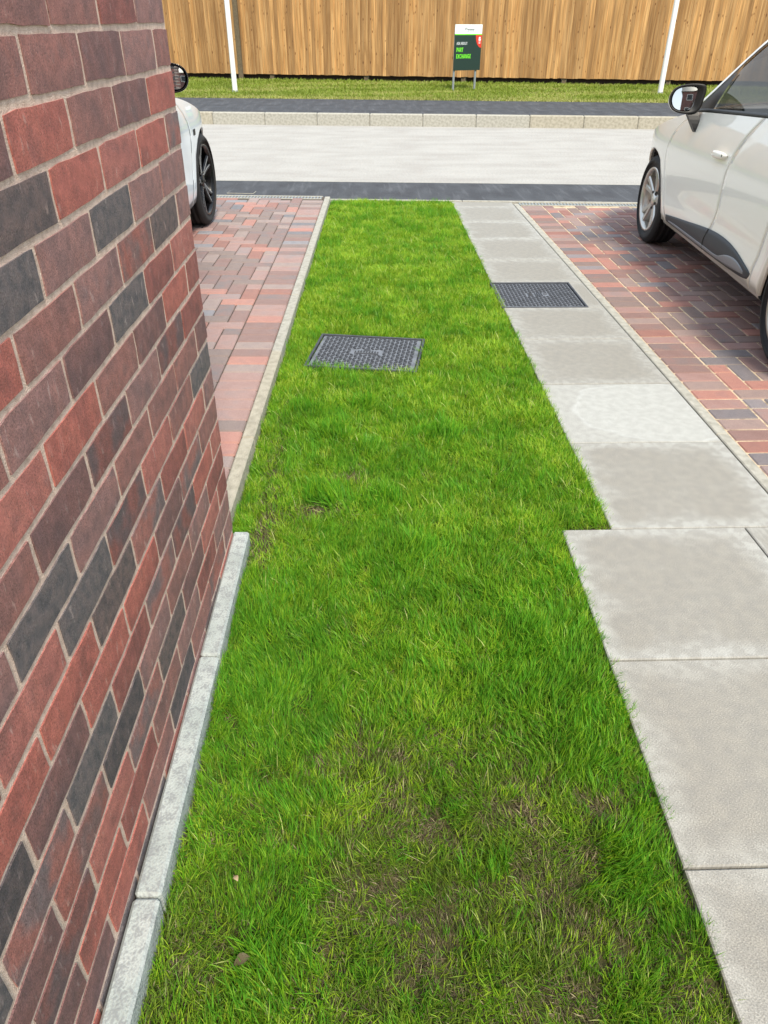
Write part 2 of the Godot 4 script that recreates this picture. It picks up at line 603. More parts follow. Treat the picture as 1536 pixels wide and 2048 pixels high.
func build_road() -> void:
	var zero := func(x: float) -> float: return road_d(x) + 0.03
	sheet("road", strip(-40, 45, 40, zero, -0.028, kerb_d, -0.10), M.road)
	sheet("footway", strip(-40, 45, 40, foot_d, -0.004, road_d, -0.012), M.tarmac)
	# flush kerb between footway and road
	var k0 := func(x: float) -> float: return road_d(x) + 0.002
	var k1 := func(x: float) -> float: return road_d(x) + 0.055
	sheet("flush_kerb", strip(-40, 45, 30, k0, -0.012, k1, -0.016), M.concrete)
	var kb := func(x: float) -> float: return kerb_d(x) + 0.125
	sheet("far_footway", strip(-40, 45, 40, kb, 0.078, back_d, 0.088), M.tarmac)
	# far verge
	var s := st()
	var rows := []
	for i in 61:
		var x := lerpf(-40, 45, i / 60.0)
		var r := PackedVector3Array()
		for j in 9:
			var d := lerpf(back_d(x), fence_d(x) + 4.0, j / 8.0)
			r.append(Vector3(x, verge_y(x, d) - (0.01 if j > 0 else 0.03), -d))
		rows.append(r)
	grid(s, rows)
	sheet("verge", done(s), M.turf_base)
	# tall kerb stones on the far side, one by one
	var k := setting("kerb")
	var dir := Vector3(1, 0, 0.085).normalized()
	var mesh := box_mesh(Vector3(0.452, 0.125, 0.062), 0.012)
	var turn := -atan(0.085)
	for i in range(-14, 22):
		var x := -1.62 + 0.456 + 0.908 * i
		var o := Vector3(x, -0.040 + rng.randf_range(-0.002, 0.002), -(kerb_d(x) + 0.062))
		piece("kerb_stone", mesh, M.concrete if rng.randf() < 0.5 else M.concrete_warm, k, Transform3D(Basis(Vector3.UP, turn), o))
	var bk := st()
	cbox(bk, Vector3(4, -0.12, -(kerb_d(4.0) + 0.063)), Vector3(16.5, 0.18, 0.05), 0.0)
	# kerb bedding, hidden behind and under the stones (rough concrete)
	piece("kerb_bed", box_mesh(Vector3(16.5, 0.10, 0.045), 0.0), M.concrete, k, Transform3D(Basis(Vector3.UP, turn), Vector3(1.5, -0.06, -(kerb_d(1.5) + 0.065))))

# ------------------------------------------------------------------ slab path
func slab_mesh(a: Vector2, b: Vector2, c: Vector2, d: Vector2, g: float) -> ArrayMesh:
	# corners (x, D): near left, near right, far right, far left; g = half joint
	var m := (a + b + c + d) / 4.0
	var p := []
	var q := []
	for v in [a, b, c, d]:
		var e: Vector2 = v - m
		var w: Vector2 = m + Vector2(e.x - signf(e.x) * g, e.y - signf(e.y) * g)
		p.append(w)
		q.append(w - Vector2(signf(e.x), signf(e.y)) * 0.003)
	var s := st()
	s.set_smooth_group(-1)
	var top := func(v: Vector2, y: float) -> Vector3: return Vector3(v.x, y, -v.y)
	var uv := [Vector2(0, 1), Vector2(1, 1), Vector2(1, 0), Vector2(0, 0)]
	for t in [[3, 2, 1], [3, 1, 0]]:
		for i in t:
			s.set_uv(uv[i])
			s.add_vertex(top.call(q[i], 0.0))
	for i in 4:
		var j := (i + 1) % 4
		var ring := [[q[i], 0.0, uv[i]], [q[j], 0.0, uv[j]], [p[j], -0.003, uv[j]], [p[i], -0.003, uv[i]], [p[j], -0.045, uv[j]], [p[i], -0.045, uv[i]]]
		for t in [[0, 1, 2], [0, 2, 3], [3, 2, 4], [3, 4, 5]]:
			for n in t:
				s.set_uv(ring[n][2])
				s.add_vertex(top.call(ring[n][0], ring[n][1]))
	return done(s)

func build_path() -> void:
	var path := setting("path")
	var s := st()
	var rows := []
	for j in 30:
		var d := lerpf(-0.9, 7.5, j / 29.0)
		rows.append(PackedVector3Array([Vector3(path_l(d) + 0.012, -0.016, -d), Vector3(path_r(d) + 0.07, -0.016, -d)]))
	grid(s, rows)
	piece("bedding", done(s), M.soil, path)
	var ds := [2.035, 2.646, 3.229, 3.818, 4.345, 4.85, 5.396, 6.008, 6.613, 7.22]
	var kind := [1, 3, 0, 0, -1, 0, 0, 1, 0, 0]
	for i in 9:
		var d0: float = ds[i]
		var d1: float = ds[i + 1]
		if i == 4:      # the access cover's row: only a made-up strip of concrete beside it
			piece("paving_slab", slab_mesh(Vector2(1.365, d0), Vector2(path_r(d0), d0), Vector2(path_r(d1), d1), Vector2(1.362, d1), 0.002), M.slab[0], path)
			continue
		piece("paving_slab", slab_mesh(Vector2(path_l(d0 + 0.01), d0), Vector2(path_r(d0), d0), Vector2(path_r(d1), d1), Vector2(path_l(d1), d1), 0.0028), M.slab[kind[i]], path, Transform3D(Basis(), Vector3(0, rng.randf_range(-0.001, 0.001), 0)))
	var last := [Vector2(path_l(7.2), 7.22), Vector2(path_r(7.2), 7.22), Vector2(path_r(7.2), 7.40), Vector2(path_l(7.2), 7.45)]
	piece("paving_slab", slab_mesh(last[0], last[1], last[2], last[3], 0.0028), M.slab[0], path)
	# near rows, set further left, with a cut strip beside them
	var nd := [2.035, 1.42, 0.834, 0.235, -0.37, -0.97]
	var nk := [1, 2, 2, 1, 2]
	for i in 5:
		var d1: float = nd[i]
		var d0: float = nd[i + 1]
		var r1 := 1.297 - 0.02 * (d1 - 2.03)
		var r0 := 1.297 - 0.02 * (d0 - 2.03)
		piece("paving_slab", slab_mesh(Vector2(path_l(d0 - 0.01), d0), Vector2(r0, d0), Vector2(r1, d1), Vector2(path_l(d1 - 0.01), d1), 0.003), M.slab[nk[i]], path)
		piece("paving_slab", slab_mesh(Vector2(r0, d0), Vector2(path_r(d0), d0), Vector2(path_r(d1), d1), Vector2(r1, d1), 0.0025), M.slab[0], path)
	# concrete edging between path and right drive
	var e := setting("path_edging")
	var d := -0.95
	while d < 7.3:
		var len := minf(0.915, 7.34 - d)
		var a := Vector3(path_r(d) + 0.028, 0, -d)
		var b := Vector3(path_r(d + len) + 0.028, 0, -(d + len))
		var m := (a + b) / 2.0
		piece("edging_stone", box_mesh(Vector3(0.0245, 0.07, len / 2.0 - 0.0015), 0.004), M.concrete, e, Transform3D(Basis(Vector3.UP, -atan2(b.x - a.x, len)), m + Vector3(0, -0.069, 0)))
		d += len

# ------------------------------------------------------------------ block paving
func build_drives() -> void:
	var big := box_mesh(Vector3(0.0974, 0.03, 0.0476), 0.0065)
	var half := box_mesh(Vector3(0.0474, 0.03, 0.0476), 0.0065)
	# left drive: edge line along the edging, turned with it
	drive("driveway", Vector3(curb_x(2.3) - 0.001, 0.042, -2.3), -atan(0.033), -1.0, 26, -2, 52, big, half, 5, M.paver_pale, M.joint_grey)
	drive("driveway", Vector3(path_r(2.25) + 0.0545, 0.0, -2.25), atan(0.0078), 1.0, 27, -12, 50, big, half, 9, M.paver, M.sand)

# origin on the edge line; rows of 0.1 m run away from the house; side = -1 leftwards, 1 rightwards
func drive(called: String, at: Vector3, turn: float, side: float, cols: int, j0: int, j1: int, big: Mesh, half: Mesh, sd: int, paver: Array, joint: Material) -> void:
	var dr := setting(called)
	dr.transform = Transform3D(Basis(Vector3.UP, turn), at)
	var r := RandomNumberGenerator.new()
	r.seed = sd
	var s := st()
	var w := 0.2 + cols * 0.1
	var jy := -0.010 if side < 0.0 else -0.0045
	quad(s, Vector3(0, jy, -j1 * 0.1), Vector3(side * w, jy, -j1 * 0.1), Vector3(side * w, jy, -j0 * 0.1), Vector3(0, jy, -j0 * 0.1))
	piece("joint_sand", done(s), joint, dr)
	var list := []       # [x, z, along, half?]
	for j in range(j0, j1):
		list.append([side * 0.1, -(j + 0.5) * 0.1, 0, false])
	for j in range(j0, j1):
		for i in cols:
			var m := posmod(i - j, 4)
			if m == 0:
				if i + 1 < cols:
					list.append([side * (0.2 + (i + 1) * 0.1), -(j + 0.5) * 0.1, 0, false])
				else:
					list.append([side * (0.2 + (i + 0.5) * 0.1), -(j + 0.5) * 0.1, 0, true])
			elif m == 1 and i == 0:
				list.append([side * 0.25, -(j + 0.5) * 0.1, 0, true])
			elif m == 2:
				if j > j0:
					list.append([side * (0.2 + (i + 0.5) * 0.1), -j * 0.1, 1, false])
				else:
					list.append([side * (0.2 + (i + 0.5) * 0.1), -(j + 0.5) * 0.1, 0, true])
			elif m == 3 and j == j1 - 1:
				list.append([side * (0.2 + (i + 0.5) * 0.1), -(j + 0.5) * 0.1, 0, true])
	# those that show largest come first as single pieces, the rest are joined
	var shown := []
	for p in list:
		var g: Vector3 = dr.transform * Vector3(p[0], 0, p[1])
		var D := -g.z
		var ok := D > 1.2 and D < line(7.36, -0.063, g.x) - 0.04
		if not ok:
			continue
		var hidden := 0.0
		if side < 0.0:
			hidden = 0.0 if g.x / D > -0.245 and D > 2.0 and not (g.x < -1.25 and D < 6.1) else 20.0
		else:
			hidden = 0.0 if g.x / D < 0.66 and not (g.x > 2.35 and D > 2.6) else 20.0
		shown.append([D + hidden, p])
	shown.sort_custom(func(a, b): return a[0] < b[0])
	var rest := []
	for m in paver:
		rest.append(st())
	var used := []
	used.resize(paver.size())
	used.fill(false)
	for n in shown.size():
		var p: Array = shown[n][1]
		var k: int = [0, 1, 2, 3, 2, 3, 4, 5, 4, 5, 6, 7, 8, 9, 8, 1][r.randi() % 16]
		var xf := Transform3D(Basis.from_euler(Vector3(r.randf_range(-0.006, 0.006), PI / 2 * p[2] + r.randf_range(-0.006, 0.006), r.randf_range(-0.006, 0.006))), Vector3(p[0], -0.030 + r.randf_range(-0.0012, 0.0012), p[1]))
		if n < 296:
			piece("paver", half if p[3] else big, paver[k], dr, xf)
		else:
			rest[k].append_from(half if p[3] else big, 0, xf)
			used[k] = true
	for k in rest.size():
		if used[k]:
			var o := piece("paver_rest", rest[k].commit(), paver[k], dr)
			o.set_meta("kind", "stuff")

# ------------------------------------------------------------------ edgings beside the lawn
func build_edgings() -> void:
	var e := setting("drive_edging")
	var d := 2.03
	while d < 7.4:
		var len := minf(0.915, 7.43 - d)
		if d == 2.03:
			len = 1.14 - 0.0
			len = 0.60
		var a := Vector3(curb_x(d) + 0.027, 0, -d)
		var b := Vector3(curb_x(d + len) + 0.027, 0, -(d + len))
		var m := (a + b) / 2.0
		piece("edging_stone", box_mesh(Vector3(0.025, 0.075, len / 2.0 - 0.0015), 0.005), M.concrete_warm if d < 2.9 else M.concrete, e, Transform3D(Basis(Vector3.UP, -atan2(b.x - a.x, len)), m + Vector3(0, 0.050 - 0.075, 0)))
		d += len
	var w := setting("wall_edging")
	var ds := [1.985, 1.42, 0.78, 0.14, -0.5]
	for i in 4:
		var d1: float = ds[i]
		var d0: float = ds[i + 1]
		var x1 := -0.372 - 0.019 * (1.985 - d1)
		var x0 := -0.372 - 0.019 * (1.985 - d0)
		var m := Vector3((x0 + x1) / 2 - 0.0255, 0.048 - 0.075, -(d0 + d1) / 2)
		piece("edging_stone", box_mesh(Vector3(0.0255, 0.075, (d1 - d0) / 2 - 0.002), 0.006), M.edging, w, Transform3D(Basis(Vector3.UP, -atan2(x1 - x0, d1 - d0)), m))

# ------------------------------------------------------------------ brick house
func brick_mesh(hx: float, hy: float, depth: float, sd: int) -> ArrayMesh:
	# front face at z = 0 with a wavering outline and soft arrises, body goes back to -depth
	var r := RandomNumberGenerator.new()
	r.seed = sd
	var s := st()
	var xs := [-1.0, -0.62, -0.15, 0.25, 0.7, 1.0]
	var ys := [-1.0, 0.1, 1.0]
	var rows := []
	var back := []
	for y in ys:
		var rw := PackedVector3Array()
		for x in xs:
			var edge: bool = absf(x) == 1.0 or absf(y) == 1.0
			rw.append(Vector3(x * hx + r.randf_range(-0.0018, 0.0014), y * hy + r.randf_range(-0.0018, 0.0016), (-0.0013 if edge else 0.0) + r.randf_range(-0.0006, 0.0006)))
		rows.append(rw)
	s.set_smooth_group(0)
	grid(s, rows, true)
	s.set_smooth_group(-1)
	var rim := []
	for i in 6:
		rim.append(rows[0][i])
	rim.append(rows[1][5])
	for i in 6:
		rim.append(rows[2][5 - i])
	rim.append(rows[1][0])
	for i in rim.size():
		var a: Vector3 = rim[i]
		var b: Vector3 = rim[(i + 1) % rim.size()]
		quad(s, a, b, Vector3(b.x, b.y, -depth), Vector3(a.x, a.y, -depth))
	return done(s)

func build_house() -> void:
	var A := Vector3(-0.425, 0.0, -1.986)
	var t := Vector3(-0.032, 0.0, 1.425).normalized()
	var house := thing("brick_house", "red and charcoal brick house wall with pale mortar rising beside the lawn", "house", A)
	var bx := -t
	house.transform = Transform3D(Basis(bx, Vector3.UP, bx.cross(Vector3.UP)), A)
	# local: x = -s (s runs from the corner towards the viewer), z out of the wall
	var core := st()
	cbox(core, Vector3(-3.5, 2.55, -2.2), Vector3(3.488, 2.70, 2.2004), 0.0)
	piece("mortar", done(core), M.mortar, house)
	var full := []
	var head := []
	for k in 6:
		full.append(brick_mesh(0.1085, 0.0338, 0.1, 100 + k))
		head.append(brick_mesh(0.0575, 0.0338, 0.1, 120 + k))
	var r := RandomNumberGenerator.new()
	r.seed = 77
	var rest := []
	var used := []
	for m in M.brick:
		rest.append(st())
		used.append(false)
	var y0 := 1.42 - 0.08 * 18 + 0.04     # centre of the lowest course
	for c in 40:
		var y := y0 + 0.08 * c
		var type_a := (17 - c) % 2 == 0 # row with a header at the corner
		# bricks: [s centre, mesh list]
		var bricks := []
		if type_a:
			bricks.append([0.012 + 0.0575, head])
			for k in 9:
				bricks.append([0.140 + 0.115 + 0.230 * k, full])
		else:
			for k in 9:
				bricks.append([0.0185 + 0.1085 + 0.2305 * k, full])
		for b in bricks:
			var v: float = r.randf()
			var kind := 0 if v < 0.28 else 1 if v < 0.64 else 2 if v < 0.86 else 3
			if y > 0.95 and kind == 2 and r.randf() < 0.75:     # fewer charcoal bricks in the upper courses
				kind = 1
			var mi := kind * 3 + r.randi() % 3
			var xf := Transform3D(Basis.from_euler(Vector3(r.randf_range(-0.008, 0.008), r.randf_range(-0.004, 0.004), r.randf_range(-0.006, 0.006) + (PI if r.randf() < 0.5 else 0.0))), Vector3(-b[0], y + r.randf_range(-0.0012, 0.0012), 0.0040 + r.randf_range(-0.0005, 0.0005)))
			var mesh: Mesh = b[1][r.randi() % 6]
			if c < 22 and b[0] < 2.0:
				piece("brick", mesh, M.brick[mi], house, xf)
			else:
				rest[mi].append_from(mesh, 0, xf)
				used[mi] = true
		# the return face round the corner
		for k in 4:
			var off := (0.112 if type_a else 0.23) * 0.5 + 0.23 * k - (0.0 if type_a else 0.112)
			if type_a and k == 0:
				continue
			var mi := r.randi() % 12
			rest[mi].append_from(full[r.randi() % 6], 0, Transform3D(Basis(Vector3.UP, PI / 2), Vector3(-0.008, y, -0.11 - off)))
			used[mi] = true
	for k in rest.size():
		if used[k]:
			var o := piece("brickwork", rest[k].commit(), M.brick[k], house)
			o.set_meta("kind", "stuff")

# ------------------------------------------------------------------ fence
func board_mesh(w: float, hgt: float, u0: float, v0: float) -> ArrayMesh:
	# feather-edged: thick on its right edge, thin on its left
	var s := st()
	s.set_smooth_group(-1)
	var zl := 0.006
	var zr := 0.030
	var P := [Vector3(-w / 2, 0, zl), Vector3(w / 2, 0, zr), Vector3(w / 2, hgt, zr), Vector3(-w / 2, hgt, zl)]
	var U := [Vector2(u0, v0), Vector2(u0 + 0.16, v0), Vector2(u0 + 0.16, v0 + 0.9), Vector2(u0, v0 + 0.9)]
	for i in [0, 3, 2, 0, 2, 1]:
		s.set_uv(U[i])
		s.add_vertex(P[i])
	var Q := [P[1], P[2], Vector3(w / 2, hgt, 0), Vector3(w / 2, 0, 0)]
	for i in [0, 1, 2, 0, 2, 3]:
		s.set_uv(Vector2(u0 + 0.01 * i, v0 + (0.9 if i in [1, 2] else 0.0)))
		s.add_vertex(Q[i])
	var B := [P[0], P[1], Vector3(w / 2, 0, 0), Vector3(-w / 2, 0, 0)]
	for i in [0, 1, 2, 0, 2, 3]:
		s.set_uv(Vector2(u0, v0))
		s.add_vertex(B[i])
	var T := [P[3], P[2], Vector3(w / 2, hgt, 0), Vector3(-w / 2, hgt, 0)]
	for i in [0, 2, 1, 0, 3, 2]:
		s.set_uv(Vector2(u0, v0))
		s.add_vertex(T[i])
	return done(s)

func build_fence() -> void:
	var dir := Vector3(1, 0, 0.19).normalized()
	var x0 := -5.4
	var base := Vector3(x0, verge_y(x0, fence_d(x0)), -fence_d(x0))
	var f := thing("timber_fence", "tall close-boarded fence of new honey coloured vertical timber boards", "fence", base, -atan(0.19))
	var meshes := []
	for k in 14:
		meshes.append(board_mesh(0.112, 2.25, rng.randf(), rng.randf()))
	var x := 0.0
	var n := 0
	while x < 20.0:
		var p := rng.randf_range(0.084, 0.100)
		var lean := rng.randf_range(-0.003, 0.003)
		var xf := Transform3D(Basis(Vector3.BACK, lean), Vector3(x, 0.115 + rng.randf_range(-0.006, 0.006), rng.randf_range(-0.002, 0.003)))
		piece("board", meshes[rng.randi() % 14], M.board[rng.randi() % 9], f, xf)
		x += p
		n += 1
	# posts and rails behind, plus dark strips that paint the shade under the boards
	var post := box_mesh(Vector3(0.05, 1.3, 0.05), 0.004)
	for k in 8:
		piece("post", post, M.post_wood, f, Transform3D(Basis(), Vector3(0.9 + 2.4 * k, 1.1, -0.058)))
	for yy in [0.35, 1.15, 2.0]:
		piece("rail", box_mesh(Vector3(10.1, 0.04, 0.02), 0.003), M.post_wood, f, Transform3D(Basis(), Vector3(10.0, yy, -0.028)))
	for k in 8:
		piece("gap_shade_board", box_mesh(Vector3(1.14, 0.10, 0.012), 0.002), M.dark_wood_and_shade, f, Transform3D(Basis(), Vector3(2.1 + 2.4 * k - 2.4, 0.02, -0.09)))
	# one post stands proud of the boards beside the pole
	piece("post", box_mesh(Vector3(0.055, 1.3, 0.04), 0.004), M.post_wood, f, Transform3D(Basis(), Vector3(2.52, 1.13, 0.045)))

func build_neighbour() -> void:
	# the house behind the hatchback; only the car's door mirror shows it
	var o := thing("brick_house", "brick house with grey roof standing behind the hatchback's drive", "house", Vector3(3.9, 0, 7.5))
	piece("wall", box_mesh(Vector3(3.2, 2.6, 2.5), 0.0), M.brick[4], o, Transform3D(Basis(), Vector3(0, 2.45, 2.5)))
	var s := st()
	s.set_smooth_group(-1)
	var e := [Vector3(-3.5, 5.0, -0.3), Vector3(3.5, 5.0, -0.3), Vector3(3.5, 7.2, 2.5), Vector3(-3.5, 7.2, 2.5), Vector3(3.5, 5.0, 5.3), Vector3(-3.5, 5.0, 5.3)]
	quad(s, e[0], e[3], e[2], e[1])
	quad(s, e[5], e[4], e[2], e[3])
	quad(s, e[0], e[1], e[4], e[5])
	tri(s, e[0], e[5], e[3])
	tri(s, e[1], e[2], e[4])
	piece("roof", done(s), M.trim, o)
	for q in [[-1.6, 1.4, 0.75, 0.6], [1.6, 1.4, 0.75, 0.6], [-1.6, 3.9, 0.6, 0.55], [1.6, 3.9, 0.6, 0.55]]:
		var w := piece("window", box_mesh(Vector3(q[2], q[3], 0.04), 0.005), M.pole, o, Transform3D(Basis(), Vector3(q[0], q[1], -0.02)))
		piece("pane", box_mesh(Vector3(q[2] - 0.07, q[3] - 0.07, 0.01), 0.0), M.black_gloss, w, Transform3D(Basis(), Vector3(0, 0, -0.036)))
	piece("door", box_mesh(Vector3(0.45, 1.02, 0.04), 0.005), M.black, o, Transform3D(Basis(), Vector3(0, 1.0, -0.02)))

func build_unseen_hedge() -> void:
	# unseen bushes, added beyond the fence end as a reflection for the side windows
	var h := thing("unseen_hedge", "unseen green bushes added beyond the end of the fence to reflect in car windows", "unseen_hedge", Vector3(-7.0, verge_y(-7.0, 21.0), -fence_d(-7.0) + 0.6), atan(-0.19))
	for k in 4:
		var go := Vector3(-2.1 * k, 0, 0)
		var stem := st()
		for q in 4:
			var a := q * 1.7
			tube(stem, [go + Vector3(cos(a) * 0.1, -0.05, sin(a) * 0.1), go + Vector3(cos(a) * 0.35, 0.8, sin(a) * 0.3), go + Vector3(cos(a) * 0.6, 1.6, sin(a) * 0.5)], [0.035, 0.025, 0.012], 6)
		piece("stem", done(stem), M.dark_wood_and_shade, h)
		var lf := st()
		for i in 9000:
			var v := Vector3(rng.randfn(), rng.randfn(), rng.randfn()).normalized() * pow(rng.randf(), 0.4)
			var p := Vector3(v.x * 1.25, 1.25 + v.y * 1.2, v.z * 0.8)
			p += go + Vector3(sin(p.y * 5.0 + k), sin(p.x * 6.0), cos(p.x * 4.0 + p.y * 3.0)) * 0.09
			var b := Basis.from_euler(Vector3(rng.randf() * TAU, rng.randf() * TAU, rng.randf() * TAU))
			var l := rng.randf_range(0.04, 0.075)
			var g := rng.randf_range(0.75, 1.25)
			lf.set_color(Color(0.06 * g, 0.10 * g, 0.025 * g))
			tri(lf, p, p + b.x * l + b.y * l * 0.45, p + b.x * l - b.y * l * 0.45)
		piece("foliage", done(lf), M.grass, h)

# ------------------------------------------------------------------ access covers
func cover(at: Vector3, turn: float, hx: float, hz: float, label: String, emblem: int) -> void:
	var o := thing("access_cover", label, "access cover", at, turn)
	var s := st()
	for q in [[0.0, hz + 0.008, hx + 0.014, 0.006], [0.0, -hz - 0.008, hx + 0.014, 0.006]]:
		cbox(s, Vector3(0, -0.02, q[1]), Vector3(q[2], 0.022, q[3]), 0.002)
	for q in [-1.0, 1.0]:
		cbox(s, Vector3(q * (hx + 0.008), -0.02, 0), Vector3(0.006, 0.022, hz + 0.001), 0.002)
	piece("frame", done(s), M.iron, o)
	piece("lid", box_mesh(Vector3(hx - 0.004, 0.02, hz - 0.004), 0.003), M.iron_lid_contrast, o, Transform3D(Basis(), Vector3(0, -0.023, 0)))
	var well := st()
	cbox(well, Vector3(0, -0.04, 0), Vector3(hx + 0.001, 0.012, hz + 0.001), 0.0)
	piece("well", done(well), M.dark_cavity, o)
	# tread lugs in alternating directions
	var t := st()
	var p := 0.0235
	var nx := int(2 * (hx - 0.012) / p)
	var nz := int(2 * (hz - 0.012) / p)
	for i in nx:
		for j in nz:
			var x := (i - (nx - 1) / 2.0) * p
			var z := (j - (nz - 1) / 2.0) * p
			if absf(x) < 0.075 and absf(z) < 0.035:
				continue
			var a := PI / 4 if (i + j) % 2 == 0 else -PI / 4
			cbox(t, Vector3.ZERO, Vector3(0.0105, 0.0045, 0.0048), 0.0026, Transform3D(Basis(Vector3.UP, a), Vector3(x, -0.0010, z)))
	var tr := piece("tread", done(t), M.iron, o)
	tr.set_meta("kind", "stuff")
	# cast maker's mark: worn raised strokes
	var e := st()
	if emblem == 0:
		for k in 9:
			var x := -0.058 + 0.0145 * k
			var hgt := 0.030 - 0.022 * absf(x) / 0.06
			cbox(e, Vector3(x, -0.002, -0.012 + (0.03 - hgt) * 0.6), Vector3(0.0035, 0.0045, hgt * 0.55), 0.0015, Transform3D())
		cbox(e, Vector3(0, -0.002, 0.022), Vector3(0.062, 0.004, 0.003), 0.0012)
		cbox(e, Vector3(0, -0.002, -0.03), Vector3(0.014, 0.0045, 0.006), 0.002)
	else:
		for k in 4:
			cbox(e, Vector3(-0.010 + 0.013 * k, -0.002, 0.0), Vector3(0.0035, 0.0045, 0.03), 0.0015)
		for k in 3:
			cbox(e, Vector3(-0.042, -0.002, -0.02 + 0.02 * k), Vector3(0.014, 0.0045, 0.003), 0.0015)
		cbox(e, Vector3(-0.054, -0.002, 0.0), Vector3(0.003, 0.0045, 0.024), 0.0015)
		cbox(e, Vector3(0.052, -0.002, -0.008), Vector3(0.012, 0.0045, 0.003), 0.0015, Transform3D(Basis(Vector3.UP, 0.0), Vector3.ZERO))
	piece("emblem", done(e), M.iron, o)

func build_covers() -> void:
	cover(Vector3(0.027, 0.006, -3.64), -0.165, 0.268, 0.212, "dark grey studded access cover sunk in the lawn", 0)
	cover(Vector3(1.106, 0.001, -4.597), 0.0, 0.247, 0.238, "dark grey studded access cover set into the slab path", 1)
	# pale plate in the near footway
	var o := thing("marker_plate", "small pale rectangular cover plate flush in the near dark footway", "cover plate", Vector3(-1.17, -0.004, -7.93), -0.12)
	piece("plate", box_mesh(Vector3(0.13, 0.004, 0.055), 0.001), M.tarmac, o, Transform3D(Basis(), Vector3(0, 0.0008, 0)))
	piece("rim", box_mesh(Vector3(0.134, 0.003, 0.060), 0.001), M.concrete, o, Transform3D(Basis(), Vector3(0, 0.0005, 0)))

func build_drains() -> void:
	var spans := [[-3.6, curb_x(7.4) - 0.02, "pale channel drain with slotted grating across the end of the left car's drive"], [path_r(7.3) + 0.06, 5.2, "pale channel drain with slotted grating across the end of the hatchback's drive"]]
	spans[0][2] = "pale slotted channel drain at the end of the drive beside the edging"
	spans[1][2] = "pale slotted channel drain at the end of the drive beside the slab path"
	for sp in spans:
		var x0: float = sp[0]
		var x1: float = sp[1]
		var xm := (x0 + x1) / 2
		var L := (x1 - x0) / 2
		var y := 0.034 if x1 < 0.0 else 0.0
		var o := thing("channel_drain", sp[2], "drain", Vector3(xm, y, -drain_d(xm) - 0.0), atan(-0.063))
		var s := st()
		cbox(s, Vector3(0, -0.04, -0.058), Vector3(L, 0.042, 0.012), 0.002)
		cbox(s, Vector3(0, -0.04, 0.058), Vector3(L, 0.042, 0.010), 0.002)
		piece("channel", done(s), M.concrete, o)
		var b := st()
		cbox(b, Vector3(0, -0.06, 0), Vector3(L, 0.01, 0.048), 0.0)
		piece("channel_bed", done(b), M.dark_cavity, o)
		var g := st()
		var n := int(2 * L / 0.03)
		for i in n + 1:
			cbox(g, Vector3(-L + 0.03 * i, -0.006, 0), Vector3(0.0065, 0.006, 0.047), 0.0, Transform3D())
		cbox(g, Vector3(0, -0.007, 0.0), Vector3(L, 0.0055, 0.006), 0.0)
		piece("grating", done(g), M.galv, o)
	# narrow edging along the back of the near footway
	var fk := setting("footway_edging")
	var dir := -0.063
	for i in range(-7, 10):
		var x := -0.4 + 0.915 * i
		piece("edging_stone", box_mesh(Vector3(0.4555, 0.06, 0.0175), 0.003), M.concrete, fk, Transform3D(Basis(Vector3.UP, atan(0.063)* -1.0), Vector3(x, -0.057 + (0.006 if x < 6.0 else 0.0), -(foot_d(x) - 0.021))))

# ------------------------------------------------------------------ sign and poles
func letters(text: String, size: float, m: Material, parent: Node3D, at: Vector3, bold := false, sx := 1.0) -> void:
	var tm := TextMesh.new()
	var fnt := SystemFont.new()
	fnt.font_names = PackedStringArray(["Droid Sans"])
	if bold:
		fnt.font_weight = 700
	tm.font = fnt
	tm.text = text
	tm.font_size = 48
	tm.pixel_size = size / 48.0
	tm.depth = 0.002
	tm.horizontal_alignment = HORIZONTAL_ALIGNMENT_LEFT
	piece("lettering", tm, m, parent, Transform3D(Basis().scaled(Vector3(sx, 1, 1)), at))

